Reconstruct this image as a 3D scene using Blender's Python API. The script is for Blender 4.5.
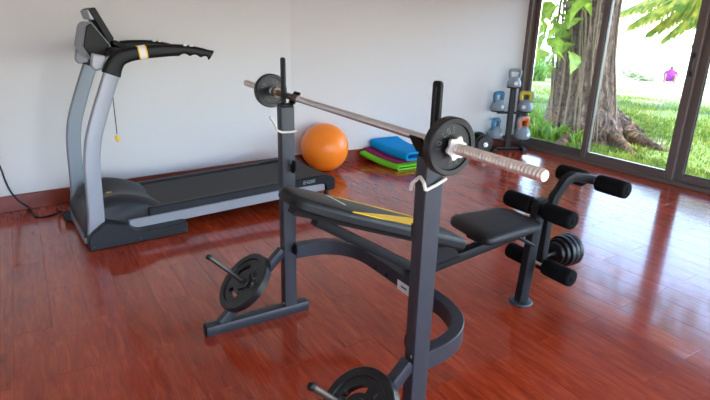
import bpy, bmesh, math, random
from mathutils import Vector, Matrix, noise
random.seed(7)
for o in list(bpy.data.objects): bpy.data.objects.remove(o)
sc = bpy.context.scene
COL = sc.collection
S = 1.0                      # everything below is laid out in survey units; S turns them into metres
PI = math.pi

# ------------------------------------------------------------------ camera
F_PX, PIT, ROL, YAW, H = 524.0, math.radians(18.57), math.radians(1.36), math.radians(32.19), 1.6
Fh = Vector((math.sin(YAW), math.cos(YAW), 0)); Rh = Vector((math.cos(YAW), -math.sin(YAW), 0)); UZ = Vector((0, 0, 1))
CF = Fh*math.cos(PIT) - UZ*math.sin(PIT); CU0 = Fh*math.sin(PIT) + UZ*math.cos(PIT)
CR = math.cos(ROL)*Rh + math.sin(ROL)*CU0; CU = -math.sin(ROL)*Rh + math.cos(ROL)*CU0
CAM = Vector((0, 0, H))
cd = bpy.data.cameras.new('camera'); cam = bpy.data.objects.new('camera', cd); COL.objects.link(cam)
M3 = Matrix((CR, CU, -CF)).transposed()
cam.matrix_world = Matrix.Translation(CAM*S) @ M3.to_4x4()
cd.sensor_fit = 'HORIZONTAL'; cd.sensor_width = 36.0; cd.lens = F_PX/710*36.0; cd.clip_end = 500; cd.clip_start = .05
sc.camera = cam

# ------------------------------------------------------------------ light
SKY_STRENGTH = 1.55
SUN_STRENGTH = 8.0
EXPOSURE = 0.16
w = bpy.data.worlds.new('World'); sc.world = w; w.use_nodes = True
nt = w.node_tree; nt.nodes.clear()
sky = nt.nodes.new('ShaderNodeTexSky'); sky.sky_type = 'NISHITA'; sky.sun_disc = False
sky.sun_elevation = math.radians(58); sky.sun_rotation = math.radians(130)
sky.altitude = 0; sky.air_density = 1.0; sky.dust_density = .5; sky.ozone_density = 2.0
bgn = nt.nodes.new('ShaderNodeBackground'); bgn.inputs[1].default_value = SKY_STRENGTH
wo = nt.nodes.new('ShaderNodeOutputWorld')
nt.links.new(sky.outputs[0], bgn.inputs[0]); nt.links.new(bgn.outputs[0], wo.inputs[0])
sl = bpy.data.lights.new('sun', 'SUN'); sl.energy = SUN_STRENGTH; sl.angle = math.radians(.6); sl.color = (1, .95, .86)
so = bpy.data.objects.new('sun', sl); COL.objects.link(so)
sun_from = Vector((.24, -.42, .87)).normalized()
so.rotation_euler = (-sun_from).to_track_quat('-Z', 'Y').to_euler(); so.location = (5, -5, 12)
vs = sc.view_settings
vs.view_transform = 'Standard'; vs.look = 'None'; vs.gamma = 1; vs.use_curve_mapping = False; vs.exposure = EXPOSURE

# ------------------------------------------------------------------ survey helpers (pixel + known surface -> point)
def ray(x, y): return CF + CR*((x-355)/F_PX) + CU*((200-y)/F_PX)
def at_z(x, y, z=0): d = ray(x, y); return CAM + d*((z-H)/d.z)
def at_x(x, y, X): d = ray(x, y); return CAM + d*(X/d.x)
def at_pl(x, y, p0, n): d = ray(x, y); return CAM + d*((Vector(p0)-CAM).dot(n)/d.dot(n))
class Frame:
    """a rotated local frame standing on the floor"""
    def __init__(s, ox, oy, deg):
        s.o = Vector((ox, oy, 0)); s.a = math.radians(deg); c, n = math.cos(s.a), math.sin(s.a)
        s.ex = Vector((c, n, 0)); s.ey = Vector((-n, c, 0))
    def L(s, p): d = p - s.o; return Vector((d.dot(s.ex), d.dot(s.ey), d.z))
    def W(s, x, y, z=0): return s.o + s.ex*x + s.ey*y + UZ*z
    def ly(s, px, py, v): return s.L(at_pl(px, py, s.W(0, v), s.ey))
    def lx(s, px, py, v): return s.L(at_pl(px, py, s.W(v, 0), s.ex))
    def lz(s, px, py, z): return s.L(at_z(px, py, z))

# ------------------------------------------------------------------ mesh helpers
def rect_sec(w, h, r=0.0, n=2):
    if r <= 0: return [(-w/2, -h/2), (w/2, -h/2), (w/2, h/2), (-w/2, h/2)]
    out = []
    for cx, cy, a0 in ((w/2-r, -h/2+r, -90), (w/2-r, h/2-r, 0), (-w/2+r, h/2-r, 90), (-w/2+r, -h/2+r, 180)):
        for k in range(n+1):
            a = math.radians(a0+90*k/n); out.append((cx+r*math.cos(a), cy+r*math.sin(a)))
    return out
def circ_sec(r, n=12): return [(r*math.cos(2*PI*k/n), r*math.sin(2*PI*k/n)) for k in range(n)]
def catmull(pts, n=6):
    P = [Vector(p) for p in pts]; P = [P[0]*2-P[1]] + P + [P[-1]*2-P[-2]]; out = []
    for i in range(1, len(P)-2):
        for k in range(n):
            t = k/n; a, b, c, d = P[i-1], P[i], P[i+1], P[i+2]
            out.append(.5*((2*b)+(c-a)*t+(2*a-5*b+4*c-d)*t*t+(3*b-a-3*c+d)*t**3))
    out.append(P[-2].copy()); return out
def round_poly(pts, r, n=3):
    """round the corners of a 2D polygon; r is a number or a list"""
    out = []; m = len(pts)
    for i in range(m):
        p = Vector(pts[i]); a = Vector(pts[i-1]); b = Vector(pts[(i+1) % m])
        rr = r[i] if isinstance(r, (list, tuple)) else r
        if rr <= 0: out.append(tuple(p)); continue
        da = (a-p); db = (b-p); t = min(rr, da.length*.48, db.length*.48)
        A = p+da.normalized()*t; B = p+db.normalized()*t
        for k in range(n+1):
            u = k/n; q = A*(1-u)**2 + p*2*u*(1-u) + B*u*u; out.append(tuple(q))
    return out

class MB:
    def __init__(s): s.v = []; s.f = []; s.uv = None
    def add(s, vs, fs):
        b = len(s.v); s.v += [Vector(p) for p in vs]; s.f += [tuple(i+b for i in f) for f in fs]; return s
    def box(s, c, size, bev=0.0, rot=None, seg=1):
        bm = bmesh.new(); bmesh.ops.create_cube(bm, size=1)
        for v in bm.verts: v.co = Vector((v.co.x*size[0], v.co.y*size[1], v.co.z*size[2]))
        if bev > 0: bmesh.ops.bevel(bm, geom=bm.edges[:], offset=bev, segments=seg, affect='EDGES', profile=.5)
        bm.verts.index_update()
        R = rot if rot is not None else Matrix.Identity(3)
        s.add([R @ v.co + Vector(c) for v in bm.verts], [[v.index for v in f.verts] for f in bm.faces]); bm.free(); return s
    def prism(s, poly, axis, a0, a1, bev=0.0):
        """extrude a 2D polygon: axis 'y' -> (x,z) polygon, 'z' -> (x,y), 'x' -> (y,z)"""
        def P(p, t):
            if axis == 'y': return (p[0], t, p[1])
            if axis == 'z': return (p[0], p[1], t)
            return (t, p[0], p[1])
        area = sum(poly[i-1][0]*poly[i][1]-poly[i][0]*poly[i-1][1] for i in range(len(poly)))
        if area < 0: poly = poly[::-1]
        n = len(poly)
        rings = []
        if bev > 0:
            c = Vector((sum(p[0] for p in poly)/n, sum(p[1] for p in poly)/n))
            ins = []
            for i in range(n):
                a, p, b = Vector(poly[i-1]), Vector(poly[i]), Vector(poly[(i+1) % n])
                e1 = (p-a); e2 = (b-p)
                n1 = Vector((-e1.y, e1.x)).normalized() if e1.length > 1e-9 else Vector((0, 0)); n2 = Vector((-e2.y, e2.x)).normalized() if e2.length > 1e-9 else Vector((0, 0))
                m = (n1+n2); m = m.normalized() if m.length > 1e-6 else n1
                ins.append(tuple(p + m*bev))
            d = 1 if a1 > a0 else -1
            rings = [[P(p, a0) for p in ins], [P(p, a0+bev*d) for p in poly], [P(p, a1-bev*d) for p in poly], [P(p, a1) for p in ins]]
        else: rings = [[P(p, a0) for p in poly], [P(p, a1) for p in poly]]
        s.loft(rings, True, True); return s
    def loft(s, rings, cap0=True, cap1=True, closed=True):
        n = len(rings[0]); vs = [p for r in rings for p in r]; fs = []
        for i in range(len(rings)-1):
            for k in range(n if closed else n-1):
                a, b = i*n+k, i*n+(k+1) % n; fs.append((a, b, b+n, a+n))
        if cap0: fs.append(tuple(range(n))[::-1])
        if cap1: fs.append(tuple(range((len(rings)-1)*n, len(rings)*n)))
        return s.add(vs, fs)
    def sweep(s, path, sec, up=(0, 0, 1), scale=None, closed=False, caps=True):
        P = [Vector(p) for p in path]; up = Vector(up).normalized(); m = len(P); rings = []
        for i in range(m):
            if closed: t0 = (P[i]-P[i-1]).normalized(); t1 = (P[(i+1) % m]-P[i]).normalized()
            else:
                t0 = (P[i]-P[i-1]).normalized() if i > 0 else (P[1]-P[0]).normalized()
                t1 = (P[i+1]-P[i]).normalized() if i < m-1 else t0
            t = (t0+t1).normalized() if (t0+t1).length > 1e-6 else t1
            side = t.cross(up)
            if side.length < 1e-4: side = t.cross(Vector((1, .01, .02)))
            side.normalize(); v = side.cross(t).normalized()
            mit = 1/max(.45, math.sqrt(max(.01, (1+t0.dot(t1))/2)))
            sx, sy = (scale(i/(m-1)) if scale else (1, 1))
            rings.append([P[i]+side*(a*sx*mit)+v*(b*sy) for a, b in sec])
        if closed: rings.append(rings[0]); return s.loft(rings, False, False)
        return s.loft(rings, caps, caps)
    def tube(s, path, r, n=10, caps=True, closed=False):
        P = [Vector(p) for p in path]; sec = circ_sec(r, n)
        # parallel transport
        m = len(P); T = []
        for i in range(m):
            a = P[max(0, i-1)]; b = P[min(m-1, i+1)]
            if closed: a = P[i-1]; b = P[(i+1) % m]
            T.append((b-a).normalized())
        ref = Vector((0, 0, 1)) if abs(T[0].z) < .9 else Vector((1, 0, 0))
        u = (ref - T[0]*ref.dot(T[0])).normalized(); rings = []
        for i in range(m):
            u = (u - T[i]*u.dot(T[i])).normalized(); v = T[i].cross(u)
            rings.append([P[i]+u*a+v*b for a, b in sec])
        if closed: rings.append(rings[0]); return s.loft(rings, False, False)
        return s.loft(rings, caps, caps)
    def lathe(s, prof, o=(0, 0, 0), axis=(0, 0, 1), n=32, caps=True):
        ax = Vector(axis).normalized(); ref = Vector((0, 0, 1)) if abs(ax.z) < .9 else Vector((1, 0, 0))
        u = (ref-ax*ref.dot(ax)).normalized(); v = ax.cross(u); o = Vector(o); rings = []
        for r, z in prof: rings.append([o+ax*z+(u*math.cos(2*PI*k/n)+v*math.sin(2*PI*k/n))*r for k in range(n)])
        return s.loft(rings, caps and prof[0][0] > 1e-5, caps and prof[-1][0] > 1e-5)
    def build(s, name, mat, parent=None, smooth=32, loc=None, rotz=0, fix=True):
        me = bpy.data.meshes.new(name)
        me.from_pydata([tuple(p*S) for p in s.v], [], s.f)
        if fix:
            bm = bmesh.new(); bm.from_mesh(me); bmesh.ops.remove_doubles(bm, verts=bm.verts, dist=1e-5); bmesh.ops.recalc_face_normals(bm, faces=bm.faces); bm.to_mesh(me); bm.free()
        me.materials.append(MATS[mat] if isinstance(mat, str) else mat)
        if smooth:
            for p in me.polygons: p.use_smooth = True
            if smooth < 180: me.set_sharp_from_angle(angle=math.radians(smooth))
        me.update()
        return link(name, me, parent, loc, rotz)
def link(name, me, parent=None, loc=None, rotz=0):
    o = bpy.data.objects.new(name, me); COL.objects.link(o)
    if parent: o.parent = parent
    if loc is not None: o.location = Vector(loc)*S
    o.rotation_euler = (0, 0, rotz)
    return o
def tag(o, label, cat=None, group=None, kind=None):
    o['label'] = label
    if cat: o['category'] = cat
    if group: o['group'] = group
    if kind: o['kind'] = kind
    return o
def thing(name, label, cat, loc=(0, 0, 0), rotz=0, group=None):
    o = bpy.data.objects.new(name, None); o.empty_display_size = .05; COL.objects.link(o)
    o.location = Vector(loc)*S; o.rotation_euler = (0, 0, rotz)
    return tag(o, label, cat, group)
def struct(o): o['kind'] = 'structure'; return o
def text_mesh(txt, size, depth=.002, shear=0.0):
    cu = bpy.data.curves.new('lettering', 'FONT'); cu.body = txt; cu.size = size*S; cu.extrude = depth*S; cu.align_x = 'CENTER'; cu.align_y = 'CENTER'; cu.shear = shear; cu.resolution_u = 3
    ob = bpy.data.objects.new('lettering_tmp', cu); COL.objects.link(ob)
    dg = bpy.context.evaluated_depsgraph_get(); me = bpy.data.meshes.new_from_object(ob.evaluated_get(dg))
    bpy.data.objects.remove(ob); bpy.data.curves.remove(cu); return me

# ------------------------------------------------------------------ materials
MATS = {}
def srgb(r, g, b):
    f = lambda c: (c/255/12.92 if c/255 <= .04045 else ((c/255+.055)/1.055)**2.4)
    return (f(r), f(g), f(b), 1)
def nd(t, typ, **kw):
    n = t.nodes.new(typ)
    for k, v in kw.items():
        if k == 'inp':
            for a, b in v.items(): n.inputs[a].default_value = b
        else: setattr(n, k, v)
    return n
def mat(name, col, rough=.5, metal=0.0, spec=.5, coat=0.0, bump=0.0, bscale=60, var=0.0, vscale=6, sheen=0.0, sub=0.0):
    m = bpy.data.materials.new(name); m.use_nodes = True; t = m.node_tree; b = t.nodes['Principled BSDF']
    b.inputs['Base Color'].default_value = col; b.inputs['Roughness'].default_value = rough; b.inputs['Metallic'].default_value = metal
    b.inputs['Specular IOR Level'].default_value = spec; b.inputs['Coat Weight'].default_value = coat; b.inputs['Coat Roughness'].default_value = .08
    if sheen: b.inputs['Sheen Weight'].default_value = sheen
    tc = nd(t, 'ShaderNodeTexCoord')
    if var > 0:
        n = nd(t, 'ShaderNodeTexNoise', inp={'Scale': vscale, 'Detail': 4}); t.links.new(tc.outputs['Object'], n.inputs['Vector'])
        mx = nd(t, 'ShaderNodeMix', data_type='RGBA', blend_type='MULTIPLY'); mx.inputs[0].default_value = 1
        rp = nd(t, 'ShaderNodeMapRange', inp={'To Min': 1-var, 'To Max': 1+var, 'From Min': .3, 'From Max': .7}); t.links.new(n.outputs['Fac'], rp.inputs['Value'])
        cb = nd(t, 'ShaderNodeCombineColor'); [t.links.new(rp.outputs[0], cb.inputs[i]) for i in range(3)]
        mx.inputs[6].default_value = col; t.links.new(cb.outputs[0], mx.inputs[7]); t.links.new(mx.outputs[2], b.inputs['Base Color'])
    if bump > 0:
        n2 = nd(t, 'ShaderNodeTexNoise', inp={'Scale': bscale, 'Detail': 3}); t.links.new(tc.outputs['Object'], n2.inputs['Vector'])
        bp = nd(t, 'ShaderNodeBump', inp={'Strength': bump, 'Distance': .01}); t.links.new(n2.outputs['Fac'], bp.inputs['Height']); t.links.new(bp.outputs[0], b.inputs['Normal'])
    MATS[name] = m; return m
mat('wall', srgb(213, 210, 212), .65, spec=.3, bump=.05, bscale=120)
mat('ceiling', srgb(238, 238, 238), .8, spec=.2)
mat('baseboard', srgb(122, 46, 30), .28, var=.15, vscale=9)
mat('frame_metal', srgb(104, 92, 88), .4, metal=.2)
mat('frame_seal', srgb(30, 29, 30), .5)
mat('rack', srgb(54, 55, 62), .42, metal=.25, bump=.03, bscale=400, var=.06, vscale=15)
mat('rack_dark', srgb(21, 21, 24), .55, metal=.0, spec=.25, bump=.03, bscale=300)
mat('black_metal', srgb(15, 15, 17), .45, spec=.25)
mat('plate', srgb(27, 26, 28), .34, metal=.1, spec=.4, bump=.12, bscale=220, var=.15, vscale=30)
mat('plate_letter', srgb(92, 90, 90), .45, metal=.3)
mat('chrome', srgb(232, 226, 218), .28, metal=.75, var=.06, vscale=40)
mat('star_metal', srgb(214, 212, 210), .35, metal=.4)
mat('bar_steel', srgb(232, 228, 224), .27, metal=.8, var=.06, vscale=18)
mat('bar_sleeve', srgb(112, 92, 76), .35, metal=.9)
mat('peg_steel', srgb(96, 86, 80), .38, metal=.8)
mat('white_metal', srgb(214, 208, 198), .4, metal=.3)
mat('vinyl', srgb(27, 27, 31), .45, spec=.35, bump=.1, bscale=260)
mat('vinyl_side', srgb(17, 17, 20), .5, spec=.3, bump=.1, bscale=260)
mat('yellow', srgb(240, 190, 12), .5)
mat('white', srgb(232, 230, 228), .5)
mat('foam', srgb(13, 13, 14), .9, bump=.2, bscale=350, spec=.15)
mat('tm_dark', srgb(36, 37, 43), .45, spec=.3, var=.06, bump=.04, bscale=300)
mat('tm_black', srgb(16, 16, 19), .45, spec=.25)
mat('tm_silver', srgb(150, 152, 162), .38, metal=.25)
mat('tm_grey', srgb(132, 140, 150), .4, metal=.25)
mat('tm_belt', srgb(52, 50, 52), .7, bump=.2, bscale=500)
mat('screen', srgb(18, 19, 22), .12, spec=.6)
mat('cord', srgb(18, 17, 19), .5)
mat('tan', srgb(170, 150, 120), .6)
mat('ball', srgb(255, 134, 34), .36, spec=.45, bump=.02, bscale=200)
mat('mat_green', srgb(104, 196, 22), .7, bump=.15, bscale=300)
mat('mat_magenta', srgb(140, 16, 88), .75, bump=.15, bscale=300)
mat('mat_blue', srgb(0, 136, 200), .75, spec=.2, bump=.15, bscale=300)
mat('kb_grey', srgb(136, 148, 160), .4, var=.05)
mat('kb_blue', srgb(60, 130, 176), .4)
mat('kb_yellow', srgb(226, 200, 30), .4)
mat('kb_orange', srgb(222, 98, 34), .4)
mat('kb_darkblue', srgb(70, 110, 140), .4)
mat('stone', srgb(150, 152, 150), .7, var=.12, bump=.2, bscale=60)
m = bpy.data.materials.new('bark'); m.use_nodes = True; t = m.node_tree; b = t.nodes['Principled BSDF']; b.inputs['Roughness'].default_value = .95; b.inputs['Specular IOR Level'].default_value = .15
tc = nd(t, 'ShaderNodeTexCoord'); mp = nd(t, 'ShaderNodeMapping', inp={'Scale': (1, 1, .45)}); t.links.new(tc.outputs['Object'], mp.inputs[0])
n1 = nd(t, 'ShaderNodeTexNoise', inp={'Scale': 13, 'Detail': 8, 'Roughness': .7, 'Distortion': 1.2}); t.links.new(mp.outputs[0], n1.inputs['Vector'])
cr = nd(t, 'ShaderNodeValToRGB'); e = cr.color_ramp.elements; e[0].position = .34; e[0].color = srgb(46, 34, 28); e[1].position = .68; e[1].color = srgb(176, 146, 126); k = e.new(.5); k.color = srgb(112, 86, 70)
t.links.new(n1.outputs['Fac'], cr.inputs[0]); t.links.new(cr.outputs[0], b.inputs['Base Color'])
bp = nd(t, 'ShaderNodeBump', inp={'Strength': 1.0, 'Distance': .06}); t.links.new(n1.outputs['Fac'], bp.inputs['Height']); t.links.new(bp.outputs[0], b.inputs['Normal'])
MATS['bark'] = m
mat('vine', srgb(132, 108, 84), .85, var=.25, vscale=12)
mat('person_top', srgb(150, 50, 150), .8, var=.1)
mat('person_skin', srgb(120, 80, 62), .6)
mat('hat', srgb(220, 226, 232), .7)
mat('palm_dead', srgb(206, 186, 140), .7)
mat('roof', srgb(190, 188, 184), .8)
def leafmat(name, col, col2, trans=.35, rough=.45):
    m = bpy.data.materials.new(name); m.use_nodes = True; t = m.node_tree; b = t.nodes['Principled BSDF']
    tc = nd(t, 'ShaderNodeTexCoord'); n = nd(t, 'ShaderNodeTexNoise', inp={'Scale': 5.0, 'Detail': 3}); t.links.new(tc.outputs['Object'], n.inputs['Vector'])
    cr = nd(t, 'ShaderNodeValToRGB'); cr.color_ramp.elements[0].position = .35; cr.color_ramp.elements[1].position = .65
    cr.color_ramp.elements[0].color = col; cr.color_ramp.elements[1].color = col2
    t.links.new(n.outputs['Fac'], cr.inputs[0]); t.links.new(cr.outputs[0], b.inputs['Base Color']); b.inputs['Roughness'].default_value = rough
    tr = nd(t, 'ShaderNodeBsdfTranslucent'); t.links.new(cr.outputs[0], tr.inputs[0])
    mx = nd(t, 'ShaderNodeMixShader'); mx.inputs[0].default_value = trans
    t.links.new(b.outputs[0], mx.inputs[1]); t.links.new(tr.outputs[0], mx.inputs[2]); t.links.new(mx.outputs[0], t.nodes['Material Output'].inputs[0])
    MATS[name] = m
leafmat('leaf_bright', srgb(110, 156, 36), srgb(190, 206, 84), .5)
leafmat('leaf_mid', srgb(70, 120, 40), srgb(130, 165, 60), .4)
leafmat('palm_leaf', srgb(96, 130, 46), srgb(196, 186, 76), .45)
leafmat('grass_blade', srgb(82, 114, 30), srgb(158, 166, 66), .45)
leafmat('beach_plant', srgb(110, 140, 90), srgb(180, 180, 130), .3)
# glass: clear pane with its mirror-like skin
m = bpy.data.materials.new('glass'); m.use_nodes = True; t = m.node_tree; t.nodes.remove(t.nodes['Principled BSDF'])
fr = nd(t, 'ShaderNodeFresnel', inp={'IOR': 1.45}); tr = nd(t, 'ShaderNodeBsdfTransparent', inp={'Color': (.96, .98, .975, 1)}); gl = nd(t, 'ShaderNodeBsdfGlossy', inp={'Roughness': .02})
mx = nd(t, 'ShaderNodeMixShader'); t.links.new(fr.outputs[0], mx.inputs[0]); t.links.new(tr.outputs[0], mx.inputs[1]); t.links.new(gl.outputs[0], mx.inputs[2]); t.links.new(mx.outputs[0], t.nodes['Material Output'].inputs[0])
MATS['glass'] = m
# glossy cherry-coloured laminate, grain along each board
m = bpy.data.materials.new('floor_wood'); m.use_nodes = True; t = m.node_tree; b = t.nodes['Principled BSDF']
tc = nd(t, 'ShaderNodeTexCoord'); oi = nd(t, 'ShaderNodeObjectInfo')
rm = nd(t, 'ShaderNodeMath', operation='MULTIPLY', inp={1: 37.0}); t.links.new(oi.outputs['Random'], rm.inputs[0])
cx = nd(t, 'ShaderNodeCombineXYZ'); t.links.new(rm.outputs[0], cx.inputs[0]); t.links.new(rm.outputs[0], cx.inputs[2])
va = nd(t, 'ShaderNodeVectorMath', operation='ADD'); t.links.new(tc.outputs['Object'], va.inputs[0]); t.links.new(cx.outputs[0], va.inputs[1])
mp = nd(t, 'ShaderNodeMapping', inp={'Scale': (34, 4.2, 34)}); t.links.new(va.outputs[0], mp.inputs[0])
n1 = nd(t, 'ShaderNodeTexNoise', inp={'Scale': 1.0, 'Detail': 6, 'Roughness': .62, 'Distortion': .9}); t.links.new(mp.outputs[0], n1.inputs['Vector'])
mp2 = nd(t, 'ShaderNodeMapping', inp={'Scale': (9, 2.2, 9)}); t.links.new(va.outputs[0], mp2.inputs[0])
n2 = nd(t, 'ShaderNodeTexNoise', inp={'Scale': 1.0, 'Detail': 3, 'Distortion': 1.6}); t.links.new(mp2.outputs[0], n2.inputs['Vector'])
cr = nd(t, 'ShaderNodeValToRGB'); e = cr.color_ramp.elements; e[0].position = .2; e[0].color = srgb(116, 35, 18); e[1].position = .78; e[1].color = srgb(194, 84, 42)
k = e.new(.5); k.color = srgb(164, 56, 28)
t.links.new(n1.outputs['Fac'], cr.inputs[0])
cr2 = nd(t, 'ShaderNodeValToRGB'); e = cr2.color_ramp.elements; e[0].position = .24; e[0].color = (.5, .44, .42, 1); e[1].position = .40; e[1].color = (1, 1, 1, 1)
t.links.new(n2.outputs['Fac'], cr2.inputs[0])
mx = nd(t, 'ShaderNodeMix', data_type='RGBA', blend_type='MULTIPLY'); mx.inputs[0].default_value = .3; t.links.new(cr.outputs[0], mx.inputs[6]); t.links.new(cr2.outputs[0], mx.inputs[7])
rr = nd(t, 'ShaderNodeMapRange', inp={'To Min': .86, 'To Max': 1.12}); t.links.new(oi.outputs['Random'], rr.inputs[0])
cb = nd(t, 'ShaderNodeCombineColor'); [t.links.new(rr.outputs[0], cb.inputs[i]) for i in range(3)]
mx2 = nd(t, 'ShaderNodeMix', data_type='RGBA', blend_type='MULTIPLY'); mx2.inputs[0].default_value = 1; t.links.new(mx.outputs[2], mx2.inputs[6]); t.links.new(cb.outputs[0], mx2.inputs[7])
t.links.new(mx2.outputs[2], b.inputs['Base Color'])
b.inputs['Roughness'].default_value = .16; b.inputs['Specular IOR Level'].default_value = .5; b.inputs['Coat Weight'].default_value = .35; b.inputs['Coat Roughness'].default_value = .06
MATS['floor_wood'] = m
mat('plank_base', srgb(104, 44, 28), .4)
# lawn: grass with sandy bare patches
m = bpy.data.materials.new('lawn'); m.use_nodes = True; t = m.node_tree; b = t.nodes['Principled BSDF']
tc = nd(t, 'ShaderNodeTexCoord')
n1 = nd(t, 'ShaderNodeTexNoise', inp={'Scale': .55, 'Detail': 5, 'Roughness': .6}); t.links.new(tc.outputs['Object'], n1.inputs['Vector'])
n2 = nd(t, 'ShaderNodeTexNoise', inp={'Scale': 14, 'Detail': 4}); t.links.new(tc.outputs['Object'], n2.inputs['Vector'])
cr = nd(t, 'ShaderNodeValToRGB'); e = cr.color_ramp.elements; e[0].position = .3; e[0].color = srgb(68, 98, 32); e[1].position = .7; e[1].color = srgb(132, 148, 62); t.links.new(n2.outputs['Fac'], cr.inputs[0])
cr2 = nd(t, 'ShaderNodeValToRGB'); e = cr2.color_ramp.elements; e[0].position = .55; e[0].color = (0, 0, 0, 1); e[1].position = .64; e[1].color = (1, 1, 1, 1); t.links.new(n1.outputs['Fac'], cr2.inputs[0])
mx = nd(t, 'ShaderNodeMix', data_type='RGBA'); t.links.new(cr2.outputs[0], mx.inputs[0]); t.links.new(cr.outputs[0], mx.inputs[6]); mx.inputs[7].default_value = srgb(178, 156, 130)
t.links.new(mx.outputs[2], b.inputs['Base Color']); b.inputs['Roughness'].default_value = .9
MATS['lawn'] = m
mat('sand', srgb(196, 180, 158), .9, var=.06, vscale=2)
mat('sea', srgb(150, 196, 206), .12, bump=.2, bscale=3)

# ================================================================== STRUCTURE
XC = 5.97                                   # plane of the sliding windows
XL, YR, ZC = -1.9, -2.3, 2.95               # left wall, rear opening, ceiling
CORN = Vector((2.53, 5.40, 0))             # where the two back walls meet
slopeA, slopeB = .083, -.0814
def wallA(x): return CORN.y + (x-CORN.x)*slopeA
def wallB(x): return CORN.y + (x-CORN.x)*slopeB
T = .18
struct(MB().prism([(XL, wallA(XL)), (CORN.x, CORN.y), (CORN.x, CORN.y+T), (XL-T, wallA(XL)+T)], 'z', -.05, ZC).build('wall_back', 'wall', smooth=0))
struct(MB().prism([(CORN.x, CORN.y), (XC+.12, wallB(XC+.12)), (XC+.12, wallB(XC)+T), (CORN.x, CORN.y+T)], 'z', -.05, ZC).build('wall_back_right', 'wall', smooth=0))
struct(MB().prism([(XL-T, YR), (XL, YR), (XL, wallA(XL)), (XL-T, wallA(XL)+T)], 'z', -.05, ZC).build('wall_left', 'wall', smooth=0))
BH, BT = .142, .022
bbp = lambda x0, x1, fn: [(x0, fn(x0)-BT), (x1, fn(x1)-BT), (x1, fn(x1)-.001), (x0, fn(x0)-.001)]
struct(MB().prism(bbp(XL+.002, CORN.x, wallA), 'z', .001, BH, bev=.004).build('baseboard_back', 'baseboard', smooth=0))
struct(MB().prism(bbp(CORN.x, XC-.075, wallB), 'z', .001, BH, bev=.004).build('baseboard_back_right', 'baseboard', smooth=0))
struct(MB().box(((XL+XC)/2-.35, 1.6, ZC+.08), (XC-XL+2.5, 10.6, .15)).build('ceiling', 'ceiling', smooth=0))  # slab also juts out as an unseen overhang, sized to block the sun
# floor: a slab carrying every board in view as its own piece
fl = struct(MB().prism([(XL, YR), (XC+.1, YR), (XC+.1, wallB(XC)-.0), (CORN.x, CORN.y), (XL, wallA(XL))], 'z', -.12, -.004).build('floor', 'floor_wood', smooth=0))
PW, PL = .183, .957
plank_cache = {}
def plank_mesh(wd, ln):
    k = (round(wd, 3), round(ln, 3))
    if k not in plank_cache:
        c = .0012; hx, hy = wd/2-.0003, ln/2-.0003
        mb = MB(); mb.loft([[(-hx, -hy, -.0039), (hx, -hy, -.0039), (hx, hy, -.0039), (-hx, hy, -.0039)], [(-hx, -hy, -.0009), (hx, -hy, -.0009), (hx, hy, -.0009), (-hx, hy, -.0009)], [(-hx+c, -hy+c, 0), (hx-c, -hy+c, 0), (hx-c, hy-c, 0), (-hx+c, hy-c, 0)]], False, True)
        o = mb.build('plank', 'floor_wood', smooth=0, fix=False); plank_cache[k] = o.data; bpy.data.objects.remove(o)
    return plank_cache[k]
npl = 0
for col in range(-17, 20):
    x0 = 2.317 + col*PW; x1 = x0+PW
    if x0 > XC-.02: continue
    x1 = min(x1, XC+.04)
    xm = (x0+x1)/2; ytop = (wallA(x0) if xm < CORN.x else wallB(x1)) - .01
    y = (1.045 if col % 2 == 0 else 1.525) + PL
    while y > .1: y -= PL
    while y < ytop:
        y1 = min(y+PL, ytop)
        # keep the boards that can be in view
        d = Vector((xm, y1, 0))-CAM; zc = d.dot(CF); px = 355+F_PX*d.dot(CR)/zc if zc > .2 else -999
        d0 = Vector((xm, (y+y1)/2, 0))-CAM; zc0 = d0.dot(CF); py = 200-F_PX*(Vector((xm, y1, 0))-CAM).dot(CU)/max(zc, .2)
        if zc > .3 and -150 < px < 900 and py < 470 and y1-y > .03:
            link('plank', plank_mesh(x1-x0, y1-y), fl, ((x0+x1)/2, (y+y1)/2, 0)); npl += 1
        y = y1
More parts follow.
